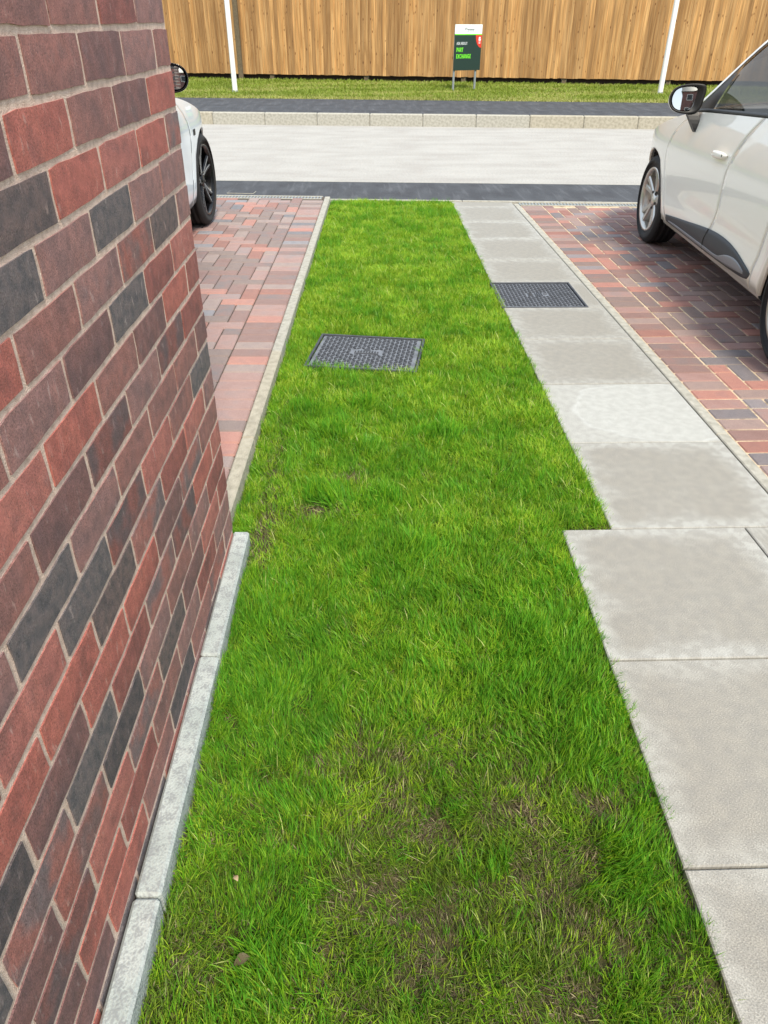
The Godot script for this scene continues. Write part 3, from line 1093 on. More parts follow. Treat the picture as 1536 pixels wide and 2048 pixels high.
func build_sign() -> void:
	var a := Vector3(2.09, 0, -18.75)
	var b := Vector3(2.69, 0, -19.02)
	var mid := (a + b) / 2
	mid.y = verge_y(mid.x, -mid.z) - 0.02
	var o := thing("sign_board", "green and white sign board on two grey posts on the far verge", "sign", mid, atan2(-(b.z - a.z), b.x - a.x))
	# the board leans back slightly and faces the drives
	var W := 0.338
	piece("post", post_mesh(0.024, 1.10), M.galv, o, Transform3D(Basis(), Vector3(-0.30, 0, -0.035)))
	piece("post", post_mesh(0.024, 1.10), M.galv, o, Transform3D(Basis(), Vector3(0.25, 0, -0.035)))
	var y0 := 0.40
	var panel := piece("panel", box_mesh(Vector3(W, 0.335, 0.009), 0.002), M.sign_green, o, Transform3D(Basis(), Vector3(0, y0 + 0.335, 0)))
	var header := piece("header", box_mesh(Vector3(W, 0.0855, 0.0095), 0.002), M.sign_white, o, Transform3D(Basis(), Vector3(0, y0 + 0.757, 0)))
	piece("lime_line", box_mesh(Vector3(W, 0.008, 0.002), 0.0), M.sign_lime, panel, Transform3D(Basis(), Vector3(0, 0.327, 0.0095)))
	letters("ASK ABOUT", 0.072, M.sign_white, panel, Vector3(-0.29, 0.165, 0.0102), false, 0.72)
	letters("PART", 0.108, M.sign_lime, panel, Vector3(-0.29, 0.048, 0.0102), true, 0.66)
	letters("EXCHANGE", 0.108, M.sign_lime, panel, Vector3(-0.29, -0.072, 0.0102), true, 0.66)
	letters("Persimmon", 0.054, M.sign_grey, header, Vector3(-0.045, -0.005, 0.0107), true, 0.62)
	letters("Together, we make a home", 0.018, M.sign_grey, header, Vector3(-0.045, -0.045, 0.0107), false, 0.85)
	var lg := st()
	cbox(lg, Vector3(-0.072, 0.012, 0.0105), Vector3(0.008, 0.022, 0.0012), 0.0008)
	cbox(lg, Vector3(-0.088, 0.004, 0.0105), Vector3(0.005, 0.014, 0.0012), 0.0008)
	piece("logo", done(lg), M.sign_grey, header)
	# red quarter badge in the upper corner with a little white house
	var s := st()
	s.set_smooth_group(-1)
	var c := Vector3(W - 0.001, 0.318, 0.0112)
	for i in 16:
		var a0 := PI + PI / 2 * i / 16.0
		var a1 := PI + PI / 2 * (i + 1) / 16.0
		tri(s, c, c + Vector3(cos(a1) * 0.155, sin(a1) * 0.235, 0), c + Vector3(cos(a0) * 0.155, sin(a0) * 0.235, 0))
	var badge := piece("badge", done(s), M.sign_red, panel)
	var hs := st()
	cbox(hs, Vector3(W - 0.055, 0.235, 0.0125), Vector3(0.026, 0.022, 0.001), 0.0005)
	cbox(hs, Vector3(W - 0.055, 0.262, 0.0125), Vector3(0.020, 0.020, 0.001), 0.0005, Transform3D(Basis(), Vector3.ZERO))
	for k in 2:
		cbox(hs, Vector3(W - 0.055, 0.190 - 0.022 * k, 0.0125), Vector3(0.026 - 0.004 * k, 0.005, 0.001), 0.0005)
	piece("badge_mark", done(hs), M.sign_white, badge)

func post_mesh(rad: float, hgt: float) -> ArrayMesh:
	var s := st()
	tube(s, [Vector3(0, -0.15, 0), Vector3(0, hgt * 0.5, 0), Vector3(0, hgt, 0), Vector3(0, hgt + 0.004, 0)], [rad, rad, rad, 0.001], 14)
	return done(s)

func build_poles() -> void:
	for q in [[-2.66, 18.5, "slender white pole standing on the verge just left of the proud fence post"], [6.52, 18.15, "slender white pole standing on the verge behind the cream hatchback"]]:
		var label: String = q[2]
		if q[0] < 0:
			label = "slender white pole standing on the verge before the grey fence post"
		var o := thing("white_pole", label, "pole", Vector3(q[0], verge_y(q[0], q[1]) - 0.01, -q[1]), 0.0, "white poles on the far verge")
		var s := st()
		tube(s, [Vector3(0, -0.2, 0), Vector3(0, 3, 0), Vector3(0, 6.0, 0), Vector3(0, 6.01, 0)], [0.055, 0.05, 0.04, 0.001], 20)
		piece("shaft", done(s), M.pole, o)
		var c := st()
		tube(c, [Vector3(0, -0.1, 0), Vector3(0, 0.035, 0), Vector3(0, 0.045, 0)], [0.066, 0.066, 0.056], 20)
		piece("collar", done(c), M.galv, o)

# ------------------------------------------------------------------ cars
var K := {}          # the car being built

func car_side(u: float, y: float) -> float:
	var w := curve(K.plan, u)
	return w + curve(K.section, y) * lerpf(1.0, 1.6, smoothstep(2.6, 3.2, u))

func car_bot(u: float) -> float:
	var y: float = K.floor
	for a in [0.0, K.base]:
		var q: float = (u - a) / K.arch_r
		if absf(q) < 1.0:
			y = maxf(y, K.floor + (K.arch_top - K.floor) * sqrt(1.0 - q * q))
	return y

func side_pt(u: float, y: float, sg: float, off := 0.0) -> Vector3:
	return Vector3(sg * (car_side(u, y) + off), y, u)

# panel of the body side between two shut lines (curves u(y)), edges turned in
func side_panel(called: String, c0: Array, c1: Array, gap0: float, gap1: float, cols: int, sg: float, m: Material, o: Node3D) -> MeshInstance3D:
	var s := st()
	var rows := []
	var nt := 14
	for i in range(-1, cols + 2):
		var q := clampf(i / float(cols), 0.0, 1.0)
		q = q
		var r := PackedVector3Array()
		for j in range(-1, nt + 1):
			var t := clampf(j / float(nt), 0.0, 1.0)
			var y := lerpf(K.floor, 0.9, t)
			var u := 0.0
			for it in 7:
				var a := curve(c0, y) + gap0
				var b := curve(c1, y) - gap1
				u = lerpf(a, b, q)
				y = lerpf(car_bot(u), curve(K.shoulder, u), t)
			var off := 0.0
			if i < 0 or i > cols:
				off = -0.022
			if j < 0:
				off = -0.014
			r.append(side_pt(u, y, sg, off))
		rows.append(r)
	grid(s, rows, sg < 0)
	return piece(called, done(s), m, o)

# strip patch on the body side between lower(u) and upper(u)
func side_patch(called: String, u0: float, u1: float, lo: Array, hi: Array, off: float, sg: float, m: Material, o: Node3D, cols := 30, rowsn := 5) -> MeshInstance3D:
	var s := st()
	var rows := []
	for i in cols + 1:
		var u := lerpf(u0, u1, i / float(cols))
		var r := PackedVector3Array()
		for j in range(-1, rowsn + 2):
			var t := clampf(j / float(rowsn), 0.0, 1.0)
			var y := lerpf(curve(lo, u), curve(hi, u), t)
			r.append(side_pt(u, y, sg, off if j >= 0 and j <= rowsn and i > 0 and i < cols else -0.004))
		rows.append(r)
	grid(s, rows, sg < 0)
	return piece(called, done(s), m, o)

# glasshouse: u from the line, h = 0 belt .. 1 roof edge
func glass_pt(u: float, h: float, sg: float, off := 0.0) -> Vector3:
	var yb := curve(K.shoulder, u) + 0.004
	var xb := car_side(u, yb) - 0.018
	var yr := curve(K.roof_y, u)
	var xr := curve(K.roof_w, u)
	var bow := 0.018 * sin(PI * h)
	return Vector3(sg * (lerpf(xb, xr, h) + bow + off), lerpf(yb, yr, h), u)

func glass_panel(called: String, c0: Array, c1: Array, off: float, sg: float, m: Material, o: Node3D, cols := 8, h0 := 0.0, h1 := 1.0) -> MeshInstance3D:
	var s := st()
	var rows := []
	for i in cols + 1:
		var r := PackedVector3Array()
		for j in 15:
			var h := lerpf(h0, h1, j / 14.0)
			r.append(glass_pt(lerpf(curve(c0, h), curve(c1, h), i / float(cols)), h, sg, off))
		rows.append(r)
	grid(s, rows, sg < 0)
	return piece(called, done(s), m, o)

func shift(c: Array, d0: float, d1 := INF) -> Array:
	var out := []
	for p in c:
		out.append([p[0], p[1] + lerpf(d0, d0 if d1 == INF else d1, p[0])])
	return out

func wheel(o: Node3D, u: float, sg: float, spokes: int) -> void:
	var R: float = K.tyre_r
	var rr: float = K.rim_r
	var w := 0.10
	var cx: float = sg * (curve(K.plan, u) - K.inset - w)
	var root := Node3D.new()
	root.name = "wheel"
	root.position = Vector3(cx, R, u)
	if u == 0.0:
		root.rotation.y = K.steer
	o.add_child(root, true)
	var s := st()
	var prof := []
	for p in [[-0.082, rr - 0.01], [-0.098, rr + 0.03], [-0.102, R - 0.055], [-0.094, R - 0.022], [-0.078, R - 0.006]]:
		prof.append(p)
	for k in 4:
		var x := -0.06 + 0.04 * k
		prof.append([x - 0.012, R - 0.001])
		prof.append([x + 0.010, R])
		if k < 3:
			prof.append([x + 0.0115, R - 0.008])
			prof.append([x + 0.0265, R - 0.008])
	for p in [[0.078, R - 0.006], [0.094, R - 0.022], [0.102, R - 0.055], [0.098, rr + 0.03], [0.082, rr - 0.01]]:
		prof.append(p)
	s.set_smooth_group(0)
	lathe(s, prof, 56)
	piece("tyre", done(s), M.rubber, root)
	# rim barrel and outer lip, outward side = sg
	var b := st()
	lathe(b, [[sg * 0.084, rr + 0.004], [sg * 0.093, rr], [sg * 0.088, rr - 0.014], [sg * 0.060, rr - 0.022], [-sg * 0.07, rr - 0.03], [-sg * 0.075, 0.03]], 56)
	piece("rim", done(b), K.wheel_lip, root)
	var dk := st()
	lathe(dk, [[-sg * 0.01, 0.04], [-sg * 0.012, rr - 0.045], [-sg * 0.02, rr - 0.05]], 32)
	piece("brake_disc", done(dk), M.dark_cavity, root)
	for k in spokes:
		for half in [-1.0, 1.0]:
			var a := TAU * (k + 0.13) / spokes
			var sp := st()
			var split: float = K.spoke_split
			var n := 6
			var rows := []
			for i in n + 1:
				var t := i / float(n)
				var rad := lerpf(0.030, rr - 0.008, t)
				var ang: float = a + half * split * (0.35 + 0.65 * t)
				var wid := lerpf(0.018, 0.021, t)
				var dep := sg * (0.058 + 0.022 * t * t)
				var rd := Vector3(0, cos(ang), sin(ang))
				var tg := Vector3(0, -sin(ang), cos(ang))
				var c := rd * rad
				rows.append(PackedVector3Array([c - tg * wid + Vector3(dep - sg * 0.05, 0, 0), c - tg * wid + Vector3(dep - sg * 0.010, 0, 0), c - tg * wid * 0.62 + Vector3(dep, 0, 0), c + tg * wid * 0.62 + Vector3(dep, 0, 0), c + tg * wid + Vector3(dep - sg * 0.010, 0, 0), c + tg * wid + Vector3(dep - sg * 0.05, 0, 0)]))
			sp.set_smooth_group(-1)
			grid(sp, rows)
			piece("spoke", done(sp), K.wheel_face, root)
			if K.cut_edge:
				var ed := st()
				ed.set_smooth_group(-1)
				var er := []
				for i in n + 1:
					er.append(PackedVector3Array([rows[i][3] - (rows[i][3] - rows[i][2]) * 0.42 + Vector3(sg * 0.0012, 0, 0), rows[i][3] + Vector3(sg * 0.0012, 0, 0)]))
				grid(ed, er)
				piece("spoke_edge", done(ed), M.alloy_cut, root)
	var hb := st()
	lathe(hb, [[sg * 0.02, 0.052], [sg * 0.060, 0.050], [sg * 0.068, 0.034], [sg * 0.072, 0.0]], 20)
	piece("hub_cap", done(hb), K.wheel_face, root)
	for k in 5:
		var a := TAU * (k + 0.5) / 5
		var nb := st()
		lathe(nb, [[sg * 0.055, 0.009], [sg * 0.066, 0.008], [sg * 0.067, 0.0]], 8, Vector3(0, cos(a) * 0.058, sin(a) * 0.058))
		piece("wheel_bolt", done(nb), M.dark_cavity, root)

func cap(called: String, u0: float, bow: float, ylo: float, yhi: float, m: Material, o: Node3D, off := 0.0, wide := 1.0, rowsn := 10) -> MeshInstance3D:
	var s := st()
	var rows := []
	for j in rowsn + 1:
		var y := lerpf(ylo, yhi, j / float(rowsn))
		var r := PackedVector3Array()
		var hw := (car_side(u0, y)) * wide
		for i in 17:
			var x := lerpf(-1.0, 1.0, i / 16.0)
			r.append(Vector3(x * hw, y, u0 + (bow + off) * (1.0 - pow(absf(x * wide), 2.4)) + (off if wide < 1.0 else 0.0) * 0.0))
		rows.append(r)
	grid(s, rows, bow > 0)
	return piece(called, done(s), m, o)

func make_car(o: Node3D) -> void:
	var nose: float = K.nose
	var tail: float = K.tail
	var cn := [[0.0, nose], [1.5, nose]]
	var ct := [[0.0, tail], [1.5, tail]]
	for sg in [-1.0, 1.0]:
		side_panel("front_wing", cn, K.shut1, 0.0, 0.002, 80, sg, K.paint, o)
		var fd := side_panel("front_door", K.shut1, K.shut2, 0.002, 0.002, 30, sg, K.paint, o)
		side_panel("rear_door", K.shut2, K.shut3, 0.002, 0.002, 24, sg, K.paint, o)
		side_panel("rear_quarter", K.shut3, ct, 0.002, 0.0, 60, sg, K.paint, o)
		# dark inner skin behind the shut lines
		var inner := st()
		var rows := []
		for i in 41:
			var u := lerpf(nose + 0.25, tail - 0.2, i / 40.0)
			var r := PackedVector3Array()
			for j in 7:
				r.append(side_pt(u, lerpf(maxf(car_bot(u), 0.24), curve(K.shoulder, u) - 0.02, j / 6.0), sg, -0.03))
			rows.append(r)
		grid(inner, rows, sg < 0)
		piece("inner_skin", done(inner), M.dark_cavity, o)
		# sill
		var sl := st()
		rows = []
		for i in 31:
			var u := lerpf(K.arch_r + 0.02, K.base - K.arch_r - 0.02, i / 30.0)
			rows.append(PackedVector3Array([side_pt(u, K.floor - 0.0015, sg, -0.006), side_pt(u, K.floor - 0.02, sg, -0.008), side_pt(u, K.floor - 0.05, sg, -0.030), side_pt(u, K.floor - 0.055, sg, -0.12)]))
		grid(sl, rows, sg > 0)
		piece("sill", done(sl), K.paint, o)
		# wheel housings
		for a in [0.0, K.base]:
			var hs := st()
			var hr := []
			for i in 25:
				var q := lerpf(-1.0, 1.0, i / 24.0)
				var uu: float = a + q * K.arch_r * 0.9999
				var y := car_bot(uu)
				var p := side_pt(uu, y, sg, -0.045)
				hr.append(PackedVector3Array([p, Vector3(sg * 0.50, y + 0.01, uu), Vector3(sg * 0.50, 0.16, uu)]))
			grid(hs, hr, sg > 0)
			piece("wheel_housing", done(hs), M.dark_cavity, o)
			wheel(o, a, sg, 5)
		# glasshouse
		var ap: Array = K.a_line
		glass_panel("a_pillar", ap, shift(ap, 0.06), 0.004, sg, K.paint, o, 3)
		glass_panel("window_seal", shift(ap, 0.06), shift(ap, 0.095), 0.001, sg, M.rubber_seal, o, 3)
		glass_panel("door_sail", shift(ap, 0.095), K.divider, 0.000, sg, M.black, o, 6, 0.0, K.divider_top)
		glass_panel("divider_bar", K.divider, shift(K.divider, 0.028), 0.004, sg, M.rubber_seal, o, 2, 0.0, K.divider_top)
		var g0 := []
		for i in 11:
			var h := i / 10.0
			var ua := curve(ap, h) + 0.095
			var ub := curve(K.divider, h) + 0.028
			g0.append([h, maxf(ua, ub) if h <= K.divider_top else ua])
		glass_panel("door_glass", g0, K.b_line, -0.006, sg, M.glass, o, 14, 0.0, 0.965)
		glass_panel("roof_seal", g0, K.c_line, 0.002, sg, M.rubber_seal, o, 20, 0.955, 1.0)
		glass_panel("b_pillar", K.b_line, shift(K.b_line, 0.10), 0.002, sg, M.black_gloss, o, 3)
		glass_panel("rear_door_glass", shift(K.b_line, 0.10), K.c_line, -0.006, sg, M.glass, o, 10, 0.0, 0.965)
		glass_panel("c_pillar", K.c_line, K.d_line, 0.003, sg, K.paint, o, 12)
		# belt seal along the window bottoms
		var bs := st()
		var pts := []
		var rad := []
		for i in 31:
			var u := lerpf(curve(ap, 0.0) + 0.07, curve(K.c_line, 0.0), i / 30.0)
			pts.append(glass_pt(u, 0.012, sg, 0.007))
			rad.append(0.0135)
		tube(bs, pts, rad, 8)
		piece("belt_seal", done(bs), M.rubber_seal, o)
		# lamps
		side_patch("headlamp", nose + 0.01, nose + 0.36, K.lamp_lo, K.lamp_hi, 0.004, sg, M.lens, o, 14, 4)
		side_patch("tail_lamp", tail - 0.22, tail - 0.01, [[0.0, 0.72]], [[0.0, 0.98]], 0.004, sg, M.lamp_red, o, 8, 4)
		# door handles
		for hu in K.handles:
			var hd := st()
			var hy: float = curve(K.handle_y, hu)
			var hrow := []
			for i in 11:
				var q := i / 10.0
				var e := sqrt(maxf(0.0, 1.0 - pow(absf(2.0 * q - 1.0), 3.0)))
				var c := side_pt(lerpf(hu - 0.105, hu + 0.11, q), hy + 0.010 * q, sg, 0.006 + 0.020 * e)
				var ring := PackedVector3Array()
				for k in 13:
					var a := TAU * k / 12.0
					ring.append(c + Vector3(sg * cos(a) * (0.003 + 0.010 * e), sin(a) * (0.004 + 0.017 * e), 0))
				hrow.append(ring)
			grid(hd, hrow)
			var hh := piece("door_handle", done(hd), K.paint, o)
			for dq in [0.05, 0.085]:
				var dt := st()
				cbox(dt, side_pt(hu + dq, hy + 0.010, sg, 0.038 - dq * 0.12), Vector3(0.004, 0.006, 0.004), 0.001)
				piece("lock_dot", done(dt), M.black, hh)
		mirror(o, sg)
		for ex in K.extra:
			if ex == "trim":
				var tp := side_patch("sill_trim", 0.475, 2.05, [[0.47, 0.262], [1.27, 0.258], [1.7, 0.266], [2.0, 0.285], [2.05, 0.315]], [[0.47, 0.298], [0.7, 0.325], [0.95, 0.352], [1.35, 0.392], [1.6, 0.398], [1.8, 0.38], [2.0, 0.338], [2.05, 0.322]], 0.006, sg, M.trim, o, 40)
				side_patch("trim_strip", 0.55, 1.99, [[0.55, 0.270], [1.3, 0.268], [1.7, 0.277], [1.99, 0.302]], [[0.55, 0.276], [0.7, 0.283], [1.3, 0.287], [1.55, 0.292], [1.68, 0.328], [1.8, 0.343], [1.9, 0.334], [1.99, 0.308]], 0.0095, sg, M.trim_grey, tp, 40)
				# the shut line runs through the trim
				var cut := st()
				var cp := []
				for i in 8:
					var y := lerpf(0.262, 0.39, i / 7.0)
					cp.append(side_pt(curve(K.shut2, y), y, sg, 0.0065))
				tube(cut, cp, [0.004, 0.004, 0.004, 0.004, 0.004, 0.004, 0.004, 0.004], 6)
				piece("trim_gap", done(cut), M.dark_cavity, tp)
			elif ex == "badge":
				var bd := st()
				for k in 2:
					cbox(bd, side_pt(0.27 + 0.035 * k, 0.70, sg, 0.001), Vector3(0.003, 0.02, 0.012), 0.001)
				piece("wing_badge", done(bd), M.black, o)
	# bonnet, from shoulder to shoulder
	var bo := st()
	var br := []
	for i in 30:
		var u := lerpf(nose, K.cowl, i / 29.0)
		var ys := curve(K.shoulder, u)
		var xs := car_side(u, ys)
		var hc := curve(K.bonnet, u)
		var r := PackedVector3Array()
		for j in 21:
			var x := lerpf(-1.0, 1.0, j / 20.0)
			r.append(Vector3(x * xs, ys + (hc - ys) * (1.0 - pow(absf(x), 2.6)), u))
		br.append(r)
	grid(bo, br, true)
	piece("bonnet", done(bo), K.paint, o)
	# windscreen and rear screen
	var ws := st()
	var wr := []
	for i in 15:
		var h := i / 14.0
		var L := glass_pt(curve(K.a_line, h), h, 1.0)
		var r := PackedVector3Array()
		for j in 17:
			var x := lerpf(-1.0, 1.0, j / 16.0)
			var q := 1.0 - x * x
			r.append(Vector3(x * L.x, L.y + q * lerpf(0.05, 0.05, h), L.z - q * lerpf(0.20, 0.10, h)))
		wr.append(r)
	grid(ws, wr)
	piece("windscreen", done(ws), M.glass, o)
	# roof
	var rf := st()
	var rr := []
	var ra: float = curve(K.a_line, 1.0)
	var rb: float = curve(K.d_line, 1.0)
	for i in 26:
		var q := i / 25.0
		var r := PackedVector3Array()
		for j in 17:
			var x := lerpf(-1.0, 1.0, j / 16.0)
			var c := 1.0 - x * x
			var u := lerpf(ra - 0.10 * c, rb + 0.04 * c, q)
			var ue := lerpf(ra, rb, q)
			var P := glass_pt(ue, 1.0, 1.0, 0.003)
			r.append(Vector3(x * P.x, P.y + 0.055 * (1.0 - pow(absf(x), 2.2)), u))
		rr.append(r)
	grid(rf, rr, true)
	piece("roof", done(rf), K.paint, o)
	# back: screen and tailgate
	var bk := st()
	var bkr := []
	for i in 9:
		var h := i / 8.0
		var L := glass_pt(curve(K.d_line, h), h, 1.0)
		var r := PackedVector3Array()
		for j in 13:
			var x := lerpf(-1.0, 1.0, j / 12.0)
			var q := 1.0 - x * x
			r.append(Vector3(x * L.x, L.y + 0.05 * h * q, L.z + 0.05 * q))
		bkr.append(r)
	grid(bk, bkr, true)
	piece("rear_screen", done(bk), M.black_gloss, o)
	cap("tailgate", tail, 0.07, K.floor, curve(K.shoulder, tail), K.paint, o)
	cap("front_bumper", nose, -0.10, K.floor, curve(K.shoulder, nose), K.paint, o)
	cap("grille", nose - 0.004, -0.104, K.floor + 0.06, K.floor + 0.22, M.black, o, 0.0, 0.8, 3)
	# floor and cabin
	var uf := st()
	cbox(uf, Vector3(0, 0.24, (nose + tail) / 2), Vector3(0.50, 0.06, (tail - nose) / 2 - 0.15), 0.01)
	cbox(uf, Vector3(0, 0.22, K.base / 2), Vector3(K.cabin_w, 0.035, K.base / 2 - K.arch_r - 0.05), 0.01)
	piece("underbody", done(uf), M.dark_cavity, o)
	var da := st()
	cbox(da, Vector3(0, 0.80, 0.55), Vector3(K.cabin_w - 0.06, 0.15, 0.22), 0.06)
	piece("dashboard", done(da), M.cabin_light, o)
	var sw := st()
	var ring := []
	var ringr := []
	for i in 29:
		var a := TAU * i / 28.0
		ring.append(Vector3(0.36 + cos(a) * 0.18, 0.93 + sin(a) * 0.165, 0.90 - sin(a) * 0.07))
		ringr.append(0.016)
	tube(sw, ring, ringr, 8)
	cbox(sw, Vector3(0.36, 0.93, 0.88), Vector3(0.16, 0.018, 0.014), 0.005)
	cbox(sw, Vector3(0.36, 0.92, 0.86), Vector3(0.06, 0.05, 0.03), 0.012)
	piece("steering_wheel", done(sw), M.cabin, o)
	for sx in [-0.36, 0.36]:
		for sz in [1.30, 2.05]:
			var se := st()
			cbox(se, Vector3(sx, 0.48, sz), Vector3(0.24, 0.10, 0.25), 0.05)
			cbox(se, Vector3.ZERO, Vector3(0.23, 0.32, 0.06), 0.04, Transform3D(Basis(Vector3.RIGHT, 0.3), Vector3(sx, 0.82, sz + 0.30)))
			cbox(se, Vector3.ZERO, Vector3(0.12, 0.08, 0.04), 0.03, Transform3D(Basis(Vector3.RIGHT, 0.3), Vector3(sx, 1.20, sz + 0.42)))
			piece("seat", done(se), M.cabin, o)

func mirror(o: Node3D, sg: float) -> void:
	var root := Node3D.new()
	root.name = "door_mirror"
	var at: Vector3 = K.mirror_at
	root.position = Vector3(sg * (car_side(at.z, 0.93) + at.x), at.y, at.z)
	root.rotation = Vector3(-0.14, sg * 0.16, 0)
	o.add_child(root, true)
	# housing: rounded shell, outline in (x outward, y), open to the back (+z)
	var outline := []
	for p in [[-0.105, 0.065], [-0.06, 0.083], [0.03, 0.078], [0.085, 0.055], [0.108, 0.012], [0.104, -0.03], [0.075, -0.066], [0.02, -0.083], [-0.05, -0.082], [-0.085, -0.06], [-0.10, -0.01]]:
		outline.append(Vector2(p[0] * sg, p[1]))
	var n := outline.size()
	var rows := []
	for k in 7:
		var t := k / 6.0
		var sc := sqrt(1.0 - pow(t, 2.2)) if t < 1.0 else 0.02
		var r := PackedVector3Array()
		for i in n * 4 + 1:
			var f := i / 4.0
			var p: Vector2 = _loop(outline, f)
			r.append(Vector3(p.x * sc + sg * 0.01 * t, p.y * sc, 0.035 - 0.105 * t))
		rows.append(r)
	var s := st()
	grid(s, rows, sg > 0)
	piece("housing", done(s), K.mirror_shell, root)
	var bz := st()
	var b0 := PackedVector3Array()
	var b1 := PackedVector3Array()
	var b2 := PackedVector3Array()
	var g := []
	for i in n * 4 + 1:
		var p: Vector2 = _loop(outline, i / 4.0)
		b0.append(Vector3(p.x * 1.004, p.y * 1.004, 0.030))
		b1.append(Vector3(p.x * 0.97, p.y * 0.97, 0.044))
		b2.append(Vector3(p.x * 0.84 + sg * 0.006, p.y * 0.82, 0.030))
		g.append(Vector3(p.x * 0.66 + sg * 0.018, p.y * 0.78, 0.0335))
	grid(bz, [b0, b1, b2], sg > 0)
	var bc := Vector3(0, 0, 0.029)
	for i in b2.size() - 1:
		tri(bz, bc, b2[i], b2[i + 1])
	piece("bezel", done(bz), M.black_gloss if K.mirror_shell == M.black_gloss else M.black, root)
	var gl := st()
	# convex glass
	var gc := Vector3(sg * 0.014, 0, 0.0)
	var grows := []
	for k in 7:
		var ring := PackedVector3Array()
		for p in g:
			var d: Vector3 = (p - gc) * maxf(k / 6.0, 0.01)
			ring.append(Vector3(gc.x + d.x, d.y, 0.0415 - (d.x * d.x + d.y * d.y) / 1.7))
		grows.append(ring)
	grid(gl, grows, sg < 0)
	piece("mirror_glass", done(gl), M.mirror, root)
	var ft := st()
	var fr := []
	for k in 6:
		var t := k / 5.0
		var c := Vector3(sg * lerpf(-0.045, -at.x - 0.005, t), lerpf(-0.07, -0.185, t), lerpf(0.0, 0.015, t))
		var wz := lerpf(0.030, 0.055 * (1.0 - 0.45 * t), t)
		var wx := lerpf(0.035, 0.022, t)
		fr.append(PackedVector3Array([c + Vector3(-wx, 0, -wz), c + Vector3(wx, 0, -wz), c + Vector3(wx, 0.0, wz), c + Vector3(-wx, 0.0, wz), c + Vector3(-wx, 0, -wz)]))
	ft.set_smooth_group(-1)
	grid(ft, fr)
	piece("mirror_foot", done(ft), M.black, root)

func _loop(pts: Array, f: float) -> Vector2:
	var n := pts.size()
	var i := int(floor(f)) % n
	var t: float = f - floor(f)
	var a: Vector2 = pts[(i + n - 1) % n]
	var b: Vector2 = pts[i]
	var c: Vector2 = pts[(i + 1) % n]
	var d: Vector2 = pts[(i + 2) % n]
	return 0.5 * ((2.0 * b) + (c - a) * t + (2.0 * a - 5.0 * b + 4.0 * c - d) * t * t + (3.0 * b - a - 3.0 * c + d) * t * t * t)

